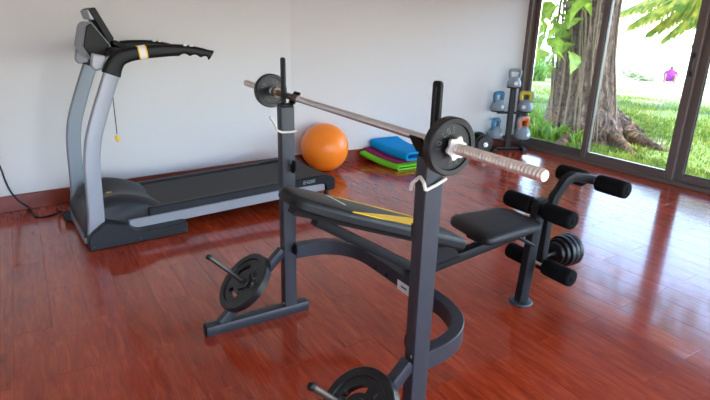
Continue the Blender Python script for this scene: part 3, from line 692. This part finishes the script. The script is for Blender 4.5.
# safety key on its cord
kp = [TF.ly(110, 60, .2), TF.ly(113, 98, .2), TF.ly(115.5, 120, .2), TF.ly(117, 134, .2)]
cdx = MB().tube(catmull(kp, 5), .0035, 6).build('safety_cord', 'cord', tm)
kc = TF.ly(117.3, 138.5, .2)
MB().box(tuple(kc), (.026, .014, .05), .007, rot=Matrix.Rotation(-.3, 3, 'Y')).build('safety_clip', 'yellow', cdx, smooth=40)
# power cable to the wall behind
def onA(px, py, off): n = Vector((-slopeA, 1, 0)).normalized(); return at_pl(px, py, CORN - n*off, n)
cb = [TF.W(-.02, .70, .05), at_z(62, 211, .008), at_z(52, 215, .008), at_z(42, 217.2, .008), at_z(35, 216, .008), at_z(32.5, 212.5, .010), onA(29, 208, .05), onA(20, 202, .036), onA(11, 192, .034), onA(5, 180, .034), onA(1, 169, .034), onA(-4, 158, .03)]
cab = MB().tube(catmull(cb, 5), .0075, 8).build('power_cable', 'cord'); tag(cab, 'black power cable curving over the floor up the white wall', 'cable')
pl_ = onA(-4, 156, .03)
MB().box(tuple(pl_), (.05, .05, .06), .01).build('plug', 'cord', cab, smooth=0)
MB().tube(catmull([TF.W(-.02, .74, .06), at_z(60, 214, .012), at_z(58.5, 211, .03), TF.W(-.10, .84, .10), TF.W(-.03, .80, .12)], 5), .005, 6).build('cable_loop', 'cord', cab)

# ================================================================== BALL AND MATS
bc = Vector((2.79, 5.06, .268))
d = ray(323.5, 147)
for k in range(400, 760):
    p = CAM + d*(k/100); r = (d*(k/100)).length*24.2/F_PX*.975
    if p.z <= r: bc = p; br = r; break
bc.y = min(bc.y, wallB(bc.x)-br*1.006-.004)
rings = []; n = 48; m_ = 40
mb = MB(); pr = []
for k in range(m_+1):
    a = -PI/2+PI*k/m_; rr = br*(1+.0022*math.cos(a*36)*(1 if abs(a) < 1.2 else 0)); pr.append((max(0, rr*math.cos(a)), rr*math.sin(a)))
ball = mb.lathe(pr, n=n).build('exercise_ball', 'ball', smooth=180, loc=(bc.x, bc.y, br+.001)); tag(ball, 'shiny orange exercise ball on the floor against the wall', 'exercise ball')
vp = MB().lathe([(0, br*1.0), (.012, br*1.0), (.012, br*1.006), (0, br*1.007)], (0, 0, 0), Vector((.3, .8, .5)), 12).build('valve_plug', 'ball', ball)
# folded mats: each is a sheet folded over along its left edge
def folded_mat(name, m, label, x0, x1, y0, y1, z0, h, t, rise, skew=0.0, wav=0.0):
    nseg = 16; rings = []
    for k in range(nseg+1):
        v = k/nseg; y = y0+(y1-y0)*v; lift = rise*v*v
        zt = z0+h; r = h/2; o = []
        sh = skew*v; X1 = x1+skew*v
        wz = wav*math.sin(PI*v)
        for j in range(9):
            a = PI*1.5-PI*j/8; o.append((x0+sh+r+r*math.cos(a), z0+r+r*math.sin(a)))
        top = [(X1, zt-wz*.8), (X1, zt-t-wz*.8)]
        inn = []
        ri = r-t
        for j in range(9):
            a = PI/2+PI*j/8; inn.append((x0+sh+r+ri*math.cos(a), z0+r+ri*math.sin(a)))
        bot = [(X1, z0+t), (X1, z0)]
        pts = o + [( (x0+sh+r+X1)/2, zt-wz*.6)] + top + [((x0+sh+r+X1)/2, zt-t-wz*.6)] + inn + bot
        rings.append([(px, y, pz+lift) for px, pz in pts])
    o = MB().loft(rings).build(name, m, smooth=45); tag(o, label, 'mat', 'folded exercise mats in a pile'); return o
folded_mat('folded_mat', 'mat_green', 'lime green mat folded flat on the floor, bottom of the pile', 3.52, 4.02, 4.69, 5.27, .003, .055, .020, .075, skew=-.15)
folded_mat('folded_mat', 'mat_magenta', 'thin magenta mat between the green and blue mats', 3.58, 4.03, 4.78, 5.28, .059, .030, .012, .075, skew=-.15)
folded_mat('folded_mat', 'mat_blue', 'thick blue mat folded over on top of the mat pile', 3.66, 4.08, 4.72, 5.27, .090, .102, .028, .075, skew=-.15, wav=.03)

# ================================================================== KETTLEBELL STAND
kc0 = at_z(506.5, 149.2, 0); ka = math.radians(-32)
kf = Frame(kc0.x, kc0.y, math.degrees(ka))
ks = thing('kettlebell_stand', 'black kettlebell stand in the corner beside the window', 'stand', kf.o, kf.a)
MB().box((0, 0, .435), (.072, .06, .80), .005).build('stand_post', 'black_metal', ks, smooth=0)
MB().sweep([(-.20, 0, .02), (.20, 0, .02)], rect_sec(.055, .036, .004)).build('base_bar', 'black_metal', ks)
for x in (-.20, .20): MB().sweep([(x, -.17, .02), (x, .12, .02)], rect_sec(.055, .038, .004)).build('base_foot', 'black_metal', ks)
def tray(x, y, z, r=.09):
    MB().lathe([(0, 0), (r-.004, 0), (r, .004), (r+.004, .016), (r-.002, .016), (r-.008, .008), (0, .008)], (x, y, z), (0, 0, 1), 20).build('tray', 'black_metal', ks)
TZ, MZ, BZ = .838, .522, .145
tray(0, 0, TZ); 
for z in (MZ, BZ):
    for x in (-.185, .185): tray(x, 0, z)
    MB().sweep([(-.185, 0, z-.016), (.185, 0, z-.016)], rect_sec(.04, .03, .004)).build('tray_arm', 'black_metal', ks)
def kettlebell(x, y, z, hm, label, r=.1, turn=0.0, body='kb_grey'):
    wp = kf.W(x, y, z); k = r/.1
    o = MB().lathe([(0, 0), (r*.80, 0), (r*.94, .010*k), (r*1.0, .040*k), (r*.97, .066*k), (r*.88, .092*k), (r*.74, .118*k), (r*.60, .138*k), (r*.40, .148*k), (0, .150*k)], n=24).build('kettlebell', body, smooth=60, loc=wp, rotz=kf.a+turn)
    tag(o, label, 'kettlebell', 'vinyl kettlebells on the stand')
    hp_ = [(-r*.52, 0, .10*k), (-r*.66, 0, .15*k), (-r*.76, 0, .205*k), (-r*.66, 0, .236*k), (-r*.3, 0, .243*k), (0, 0, .244*k), (r*.3, 0, .243*k), (r*.66, 0, .236*k), (r*.76, 0, .205*k), (r*.66, 0, .15*k), (r*.52, 0, .10*k)]
    MB().tube(catmull(hp_, 4), .0235*k, 10).build('handle', hm[0], o, smooth=60)
    if hm[1]:
        MB().sweep(catmull([(p[0]*.86, p[1], p[2]-.006*k) for p in hp_[1:-1]], 4), rect_sec(.044*k, .046*k, .010), up=(0, 1, 0)).build('handle_lining', hm[1], o, smooth=60)
    MB().lathe([(0, 0), (.026, 0), (.024, .004), (0, .005)], (0, -r*1.0+.004, .062*k), (0, -1, 0), 16).build('weight_badge', 'white', o)
kettlebell(0, 0, TZ+.009, ('kb_grey', None), 'plain grey kettlebell alone on the top tray', r=.092)
kettlebell(-.185, 0, MZ+.009, ('kb_darkblue', 'kb_blue'), 'grey kettlebell with blue handle on the middle tray by the wall', turn=.5, r=.098)
kettlebell(.185, 0, MZ+.009, ('kb_grey', 'kb_yellow'), 'grey kettlebell with yellow handle lining on the middle tray', r=.102, turn=-.5)
kettlebell(-.185, 0, BZ+.009, ('kb_blue', 'kb_darkblue'), 'grey kettlebell with all blue handle on the bottom tray', turn=.75, r=.105)
kettlebell(.185, 0, BZ+.009, ('kb_grey', 'kb_orange'), 'grey kettlebell with orange handle lining on the bottom tray', r=.115, turn=.5)
# dumbbell on the floor beside the stand
dc = at_z(481, 150, 0); rD = .122
db = thing('dumbbell', 'black dumbbell with chrome star collar on the floor beside the kettlebell stand', 'dumbbell', (dc.x-.06, dc.y-.04, 0), math.radians(-22))
def dumb(p, lenh, R):
    MB().tube([(0, -lenh, R+.001), (0, lenh, R+.001)], .013, 12).build('handle_bar', 'chrome', db)
    for sg in (1, -1):
        for k, (off, rr) in enumerate(((.10, R), (.135, R*.86))):
            pl2 = MB().lathe([(.013, -.015), (rr*.3, -.015), (rr*.34, -.008), (rr*.78, -.008), (rr*.8, -.015), (rr-.004, -.015), (rr, -.011), (rr, .011), (rr-.004, .015), (rr*.8, .015), (rr*.78, .008), (rr*.34, .008), (rr*.3, .015), (.013, .015)], (0, sg*off, R+.001), (0, sg, 0), 30, caps=False).build('plate', 'plate', db)
        pts = [((.030+.006*math.cos(6*2*PI*k/36))*math.cos(2*PI*k/36), (.030+.006*math.cos(6*2*PI*k/36))*math.sin(2*PI*k/36)) for k in range(36)]
        MB().prism([(a, b_+R+.001) for a, b_ in pts], 'y', sg*.152, sg*.170, bev=.002).build('star_collar', 'chrome', db)
dumb(None, .20, rD)

# ================================================================== OUTSIDE
GZ = -.15
_d = ray(669, 82); _t = 30/math.hypot(_d.x, _d.y); SLP = (GZ - (H+_d.z*_t))/(_d.x*_t-10)
def ground_z(x, y): return GZ + .02*math.sin(x*.9)*math.cos(y*.7)*(1 if x < 19 else 0) - SLP*max(0, x-10)
def on_ground(px, py):
    d = ray(px, py); lo_, hi_ = 3.0, 80.0
    for _ in range(40):
        m_ = (lo_+hi_)/2; p = CAM+d*m_
        if p.z > ground_z(p.x, p.y): lo_ = m_
        else: hi_ = m_
    return CAM+d*lo_
rows = []
xs = [6.2+.35*i for i in range(36)]; ys = [-14+.7*j for j in range(58)]
mb = MB(); mb.add([(x, y, ground_z(x, y)) for x in xs for y in ys], [(i*58+j, i*58+j+1, (i+1)*58+j+1, (i+1)*58+j) for i in range(35) for j in range(57)])
struct(mb.build('lawn', 'lawn', smooth=180))
zq = lambda x: GZ-SLP*(x-10)
struct(MB().add([(18.4, -60, zq(18.4)), (29.0, -60, zq(29)), (29.0, 120, zq(29)), (18.4, 120, zq(18.4))], [(0, 1, 2, 3)]).build('beach', 'sand', smooth=0))
struct(MB().add([(28.5, -280, zq(28.5)), (600, -400, zq(28.5)), (600, 600, zq(28.5)), (28.5, 300, zq(28.5))], [(0, 1, 2, 3)]).build('sea', 'sea', smooth=0))
struct(MB().add([(6.2, 25.8, GZ-.02), (10, 25.8, GZ-.02), (18.45, 25.8, zq(18.45)-.02), (18.45, 90, zq(18.45)-.02), (10, 90, GZ-.02), (6.2, 90, GZ-.02)], [(0, 1, 4, 5), (1, 2, 3, 4)]).build('far_lawn', 'lawn', smooth=0))
struct(MB().add([(-40, -40, GZ-.01), (6.3, -40, GZ-.01), (6.3, YR-.1, GZ-.01), (-40, YR-.1, GZ-.01)], [(0, 1, 2, 3)]).build('rear_ground', 'sand', smooth=0))
# grass blades over the lawn in view
def grass(n, fx, name, h0, h1, label):
    mb = MB(); rnd = random.Random(3)
    vs_, fs_ = [], []
    for i in range(n):
        x, y = fx(rnd)
        nz = noise.noise(Vector((x*.55*S, y*.55*S, 0)))
        if nz > .12 and rnd.random() < .8: continue
        z = ground_z(x, y)-.01; h = rnd.uniform(h0, h1); a = rnd.uniform(0, 2*PI); wd = rnd.uniform(.006, .012)
        lx_, ly_ = rnd.uniform(-.5, .5)*h, rnd.uniform(-.5, .5)*h; b = len(vs_); ca, sa = math.cos(a)*wd, math.sin(a)*wd
        vs_ += [(x-ca, y-sa, z), (x+ca, y+sa, z), (x+ca*.7+lx_*.4, y+sa*.7+ly_*.4, z+h*.6), (x-ca*.7+lx_*.4, y-sa*.7+ly_*.4, z+h*.6), (x+lx_, y+ly_, z+h)]
        fs_ += [(b, b+1, b+2, b+3), (b+3, b+2, b+4)]
    o = mb.add(vs_, fs_).build(name, 'grass_blade', smooth=0, fix=False); tag(o, label, 'grass', kind='stuff')
def near_xy(r):
    u = r.random()**1.6; x = 6.75+9*u; px = r.uniform(515, 730); d = ray(px, 100); s_ = x/d.x; return x, d.y*s_
grass(26000, near_xy, 'grass_blades', .03, .10, 'short sunlit grass blades covering the lawn outside the window')
# big old trunk outside with root flare
tb = at_z(592, 141, GZ)
tree = thing('old_tree', 'big gnarled tree trunk with spreading roots right outside the window', 'tree', (tb.x+.35, tb.y+.25, GZ))
tx, ty = tb.x+.35, tb.y+.25
def edge(px, py): d = ray(px, py); hd = math.hypot(tx, ty); t_ = hd/math.hypot(d.x, d.y); p = CAM+d*t_; return p
side = Vector((ty, -tx, 0)).normalized()
lev_ = []
for py, xl, xr in ((143, 536, 640), (130, 541, 628), (118, 545, 620), (104, 549, 615), (85, 553, 613), (60, 558, 613), (37, 563, 616), (0, 568, 622), (-60, 572, 632), (-150, 576, 648)):
    a, b_ = edge(xl, py), edge(xr, py); lev_.append(((a+b_)/2, (b_-a).dot(side)/2, (a.z+b_.z)/2))
rings = []; n = 40
for i in range(37):
    f_ = i/36*(len(lev_)-1); k = min(int(f_), len(lev_)-2); u = f_-k
    c = lev_[k][0]*(1-u)+lev_[k+1][0]*u; r = lev_[k][1]*(1-u)+lev_[k+1][1]*u; z = c.z - GZ
    ring = []
    for j in range(n):
        a = 2*PI*j/n; dirv = Vector((math.cos(a), math.sin(a), 0))
        rr = r*(1+.10*noise.noise(Vector((math.cos(a)*2.2, math.sin(a)*2.2, z*.7)))+.07*noise.noise(Vector((math.cos(a)*6, math.sin(a)*6, z*1.3)))+.05*math.sin(a*7+z*.8))
        ring.append((c.x-tx+dirv.x*rr, c.y-ty+dirv.y*rr, z if i > 0 else -.1))
    rings.append(ring)
MB().loft(rings).build('trunk', 'bark', tree, smooth=80)
rnd = random.Random(11)
for a_px, b_px, r0 in (((606, 132), (668, 151), .20), ((600, 138), (640, 157), .15), ((570, 138), (545, 150), .12), ((614, 120), (650, 132), .14)):
    a = at_z(*a_px, GZ); b_ = at_z(*b_px, GZ); a = a.lerp(Vector((tx, ty, GZ)), .35); pts = []
    for k in range(9):
        u = k/8; q_ = a.lerp(b_, u); pts.append(Vector((q_.x-tx+.05*math.sin(u*7), q_.y-ty+.05*math.cos(u*5), .26*(1-u)**2.0-.02)))
    MB().sweep(pts, circ_sec(r0, 10), scale=lambda t_: (1.25-1.05*t_, 1.35-1.15*t_)).build('root', 'bark', tree, smooth=80)
for i in range(15):
    px = rnd.uniform(548, 612); p0 = edge(px+rnd.uniform(6, 16), -90); pts = []
    off = Vector((-tx, -ty, 0)).normalized()
    for k in range(9):
        u = k/8; py = -80+u*215; kk = min(range(len(lev_)), key=lambda q_: abs(lev_[q_][0].z-edge(px, py).z)); c, r, z = lev_[kk]
        e_ = edge(px+14*(1-u)+2.5*math.sin(u*9+i), py); lat = (e_-c).dot(side); dep = math.sqrt(max(.01, (r*1.02)**2-min(lat*lat, r*r)))
        q_ = c+side*lat+off*(dep+.02); pts.append(Vector((q_.x-tx, q_.y-ty, e_.z-GZ)))
    MB().tube(pts, rnd.uniform(.009, .02), 6).build('hanging_vine', 'vine', tree, smooth=80)
# crown far above the window, casting the dapple
vs_, fs_ = [], []
for i in range(5200):
    a = rnd.uniform(0, 2*PI); r = 4.6*math.sqrt(rnd.random()); z = rnd.uniform(4.2, 7.0)-r*.18
    c = Vector((1.2+r*math.cos(a), 1.2+r*math.sin(a), z+1.2)); u = Vector((rnd.gauss(0, 1), rnd.gauss(0, 1), rnd.gauss(0, .4))).normalized()*rnd.uniform(.12, .26); v = u.cross(Vector((0, 0, 1)))*.6; b_ = len(vs_)
    vs_ += [c-u, c+v, c+u, c-v]; fs_.append((b_, b_+1, b_+2, b_+3))
cr_ = MB().add(vs_, fs_).build('crown_leaves', 'leaf_mid', tree, smooth=0, fix=False); cr_['kind'] = 'stuff'
# broad-leaved climber on the trunk
cl = thing('climbing_plant', 'bright green broad-leaved climber hanging beside the tree trunk', 'plant', (tx-.35, ty+.55, GZ))
cx_, cy_ = tx-.35, ty+.55
def leaf_mesh():
    n = 9; L_, W_ = .52, .24; vs_, fs_ = [], []
    for k in range(n):
        u = k/(n-1); w_ = W_*math.sin(PI*min(1, u*.93+.07)**.75)*(1 if k % 2 == 0 else .80)+.004; zz = .05*math.sin(PI*u)-.16*u*u
        vs_ += [(-w_, u*L_, zz+w_*.25), (0, u*L_, zz), (w_, u*L_, zz+w_*.25)]
        if k: b_ = (k-1)*3; fs_ += [(b_, b_+1, b_+4, b_+3), (b_+1, b_+2, b_+5, b_+4)]
    return MB().add(vs_, fs_)
lo = leaf_mesh().build('leaf', 'leaf_bright', None, smooth=80); lme = lo.data; bpy.data.objects.remove(lo)
st_pts = [(cx_-cx_, 0, 0), (.05, .05, .8), (.0, .02, 1.6), (.08, -.05, 2.4), (.2, -.1, 3.2)]
MB().tube(catmull([Vector(p) for p in st_pts], 5), .035, 8).build('stem', 'vine', cl, smooth=80)
lr = random.Random(5); leaf_spots = []
for px, py in ((541, 4), (548, 12), (556, 6), (563, 14), (539, 20), (546, 26), (554, 22), (562, 28), (570, 34), (575, 44), (566, 44), (556, 38), (547, 40), (540, 36), (560, 52), (550, 52), (543, 50), (570, 52), (577, 4), (590, 1), (584, 6), (567, 4), (537, 60), (546, 64), (573, 18), (536, 8)):
    leaf_spots.append((px, py, lr.uniform(-.1, .4), lr.uniform(.45, .75), lr.uniform(0, 2*PI)))
for px, py, dx, sz, rz in leaf_spots:
    p = edge(px, py); t_ = (math.hypot(tx, ty)-.75+dx)/math.hypot(tx, ty); p = CAM+(p-CAM)*t_
    o = link('leaf', lme, cl, (p.x-cx_, p.y-cy_, p.z-GZ)); o.rotation_euler = (random.uniform(-.9, .1), random.uniform(-.5, .5), rz); o.scale = (sz, sz, sz)
    so_l = Vector((p.x-cx_, p.y-cy_, p.z-GZ))
    MB().tube(catmull([Vector((.03, 0, so_l.z-.25)), (so_l+Vector((0, 0, .12)))*.6+Vector((0, 0, so_l.z*.4)), so_l], 4), .009, 5).build('leaf_stalk', 'leaf_mid', cl, smooth=80)
# strappy plants round the trunk foot
def tuft(px, py, h, n, spread, label, m='leaf_bright', zz=GZ, seed=0):
    c = on_ground(px, py); zz = ground_z(c.x, c.y); r = random.Random(seed+int(px)); vs_, fs_ = [], []
    for i in range(n):
        a = r.uniform(0, 2*PI); ln = h*r.uniform(.6, 1.1); sp = spread*r.uniform(.2, 1); x0, y0 = r.gauss(0, spread*.25), r.gauss(0, spread*.25); wd = r.uniform(.012, .022)*max(.7, h/.4); b_ = len(vs_)
        sx, sy = -math.sin(a)*wd, math.cos(a)*wd
        for k in range(4):
            u = k/3; w_ = 1-.9*u**2; q_ = (x0+math.cos(a)*sp*u*u, y0+math.sin(a)*sp*u*u, ln*(u-.28*u*u)); vs_ += [(q_[0]-sx*w_, q_[1]-sy*w_, q_[2]), (q_[0]+sx*w_, q_[1]+sy*w_, q_[2])]
            if k: c0 = b_+2*k-2; fs_.append((c0, c0+1, c0+3, c0+2))
    o = MB().add(vs_, fs_).build('strappy_plant', m, smooth=0, fix=False, loc=(c.x, c.y, zz-.01)); tag(o, label, 'plant', 'low plants outside the window')
for i, (px, py, h, n, sp, lab) in enumerate(((540, 137, .46, 70, .3, 'low bright strappy plant outside by the window jamb'), (556, 141, .42, 80, .3, 'low bright strappy plant before the left roots of the trunk'), (572, 144, .34, 70, .28, 'low bright strappy plant at the foot of the trunk'), (533, 122, .5, 60, .35, 'strappy plant outside behind the orange kettlebell'), (548, 128, .45, 60, .3, 'strappy plant growing against the left side of the trunk'), (636, 152, .16, 50, .22, 'small grass tuft beside the spreading root'), (655, 163, .14, 46, .2, 'small grass tuft at the sill near the wide stile'))):
    tuft(px, py, h, n, sp, lab, 'leaf_bright' if i < 5 else 'grass_blade', seed=i)
for i, (px, py, h, lab) in enumerate(((533, 80, 1.0, 'tall pale grass clump far left beyond the lawn'), (547, 78, .9, 'tall pale grass clump behind the tree trunk'), (538, 74, 1.3, 'tallest grass clump at the far edge of the lawn'))):
    tuft(px, py, h, 110, .9, lab, 'leaf_mid', seed=20+i)
# palm beside the view, fronds hanging in at the top
pm = at_z(770, 112, GZ); palm = thing('palm_tree', 'palm tree with long drooping fronds hanging across the top of the window', 'palm', (pm.x, pm.y, GZ))
crown = Vector((.1, .2, 3.35))
MB().sweep(catmull([Vector((0, 0, -.05)), Vector((.1, .05, 1.1)), Vector((.12, .12, 2.2)), crown], 6), circ_sec(.17, 12), scale=lambda t_: (1.3-.4*t_, 1.3-.4*t_)).build('palm_trunk', 'bark', palm, smooth=80)
def frond(tip, arch, m, nl=46, lw=.075, ll=.85, droop=.6):
    tip = Vector(tip); base = crown; vs_, fs_ = [], []; pts = []
    for k in range(13):
        u = k/12; q_ = base.lerp(tip, u); q_.z += arch*4*u*(1-u)*.5; pts.append(q_)
    mb = MB().sweep(pts, circ_sec(.034, 6), scale=lambda t_: (1.3-t_, 1.3-t_))
    ax = (tip-base); sd = ax.cross(Vector((0, 0, 1))).normalized(); r = random.Random(int(tip.x*100))
    for i in range(nl):
        u = .14+.86*i/nl; f_ = u*12; k = min(int(f_), 11); q_ = pts[k].lerp(pts[k+1], f_-k); tg = (pts[k+1]-pts[k]).normalized(); L_ = ll*math.sin(PI*(.18+.75*u))*r.uniform(.85, 1.1)
        for sg in (1, -1):
            dv = (sd*sg*.75+tg*.55-Vector((0, 0, droop*r.uniform(.7, 1.3)))).normalized(); wv = dv.cross(Vector((0, 0, 1))).normalized()*lw*.5 + Vector((0, 0, .006)); b_ = len(vs_)
            e1 = q_+dv*L_*.5; e2 = q_+dv*L_-Vector((0, 0, L_*.25)); vs_ += [q_-wv*.5, q_+wv*.5, e1+wv, e1-wv, e2]; fs_ += [(b_, b_+1, b_+2, b_+3), (b_+3, b_+2, b_+4)]
    mb.add(vs_, fs_); mb.build('frond', m, palm, smooth=0, fix=False)
def palm_tip(px, py, back=0):
    d = ray(px, py); t_ = (math.hypot(pm.x, pm.y)+back)/math.hypot(d.x, d.y); p = CAM+d*t_; return (p.x-pm.x, p.y-pm.y, p.z-GZ)
for px, py, bk2, ar in ((616, 14, .6, .35), (628, 26, -.4, .5), (646, 34, -.2, .6), (662, 40, .5, .6), (676, 28, -.6, .7), (694, 44, .9, .5), (706, 30, -.3, .5), (640, 8, 1.4, .6)):
    frond(palm_tip(px, py, bk2), ar, 'palm_leaf')
frond(palm_tip(650, 18, .9), .5, 'palm_dead', 26)
for tp_ in ((1.6, -1.4, 2.6), (2.2, .8, 3.0), (.4, -2.6, 2.7)): frond(tp_, 1.0, 'palm_leaf')
# scrub on the beach edge
def scrub(px, py, w_, h, label, seed):
    c = on_ground(px, py); r = random.Random(seed); vs_, fs_ = [], []
    for i in range(160):
        a = r.uniform(0, 2*PI); rr = w_*math.sqrt(r.random()); q_ = Vector((rr*math.cos(a), rr*math.sin(a), h*r.random()*(1-.6*(rr/w_)**2))); u = Vector((r.gauss(0, 1), r.gauss(0, 1), r.gauss(0, .8))).normalized()*.10; v = u.cross(Vector((0, 0, 1)))*.6+Vector((0, 0, .02)); b_ = len(vs_)
        vs_ += [q_-u, q_+v, q_+u, q_-v]; fs_.append((b_, b_+1, b_+2, b_+3))
    o = MB().add(vs_, fs_).build('beach_scrub', 'beach_plant', smooth=0, fix=False, loc=(c.x, c.y, ground_z(c.x, c.y))); tag(o, label, 'shrub', 'scrub along the beach edge')
scrub(627, 76, .5, .55, 'small pale scrub bush on the sand beside the trunk edge', 1); scrub(635, 78, .4, .35, 'pale scrub bush in the middle of the beach row', 2); scrub(644, 81, .45, .3, 'low pale scrub bush beside the seated person', 3); scrub(700, 84, .6, .5, 'scrub bush on the sand beyond the wide window stile', 4)
# person sitting on the sand
pp = on_ground(669, 82)
per = thing('person', 'person in a purple top and pale hat sitting on the sand by the sea', 'person', (pp.x, pp.y, ground_z(pp.x, pp.y)), math.atan2(-pp.y, -pp.x)+PI/2)
def skin_body():
    J = [((0, 0, .12), .17), ((0, .02, .34), .17), ((0, .04, .52), .18), ((0, .05, .62), .08), ((0, .06, .72), .10), ((0, .06, .82), .09),
         ((.16, -.05, .12), .11), ((.24, -.42, .40), .085), ((.22, -.62, .07), .06), ((.22, -.74, .04), .045), ((-.16, -.05, .12), .11), ((-.24, -.40, .42), .085), ((-.22, -.62, .07), .06), ((-.22, -.74, .04), .045),
         ((.22, .04, .54), .075), ((.32, -.12, .36), .06), ((.22, -.34, .36), .045), ((.16, -.44, .38), .035), ((-.22, .04, .54), .075), ((-.32, -.12, .36), .06), ((-.22, -.34, .36), .045), ((-.16, -.44, .38), .035)]
    E_ = [(0, 1), (1, 2), (2, 3), (3, 4), (4, 5), (0, 6), (6, 7), (7, 8), (8, 9), (0, 10), (10, 11), (11, 12), (12, 13), (2, 14), (14, 15), (15, 16), (16, 17), (2, 18), (18, 19), (19, 20), (20, 21)]
    me = bpy.data.meshes.new('body'); me.from_pydata([tuple(Vector(j[0])*S*.92) for j in J], E_, [])
    ob = bpy.data.objects.new('body_tmp', me); COL.objects.link(ob)
    sm = ob.modifiers.new('s', 'SKIN')
    for i, j in enumerate(J): me.skin_vertices[0].data[i].radius = (j[1]*S*.92, j[1]*S*.92)
    me.skin_vertices[0].data[0].use_root = True
    ob.modifiers.new('d', 'SUBSURF').levels = 2
    dg = bpy.context.evaluated_depsgraph_get(); m2 = bpy.data.meshes.new_from_object(ob.evaluated_get(dg)); bpy.data.objects.remove(ob)
    m2.materials.clear(); m2.materials.append(MATS['person_top']); m2.materials.append(MATS['person_skin'])
    for p in m2.polygons:
        p.use_smooth = True; c = p.center/(S*.92)
        if c.z > .64 or (c.y < -.30): p.material_index = 1
    return m2
link('body', skin_body(), per)
MB().lathe([(0, .0), (.20, 0), (.19, .02), (.11, .03), (.105, .09), (.07, .13), (0, .14)], (0, .055, .775), (0, 0, 1), 18).build('sun_hat', 'hat', per)
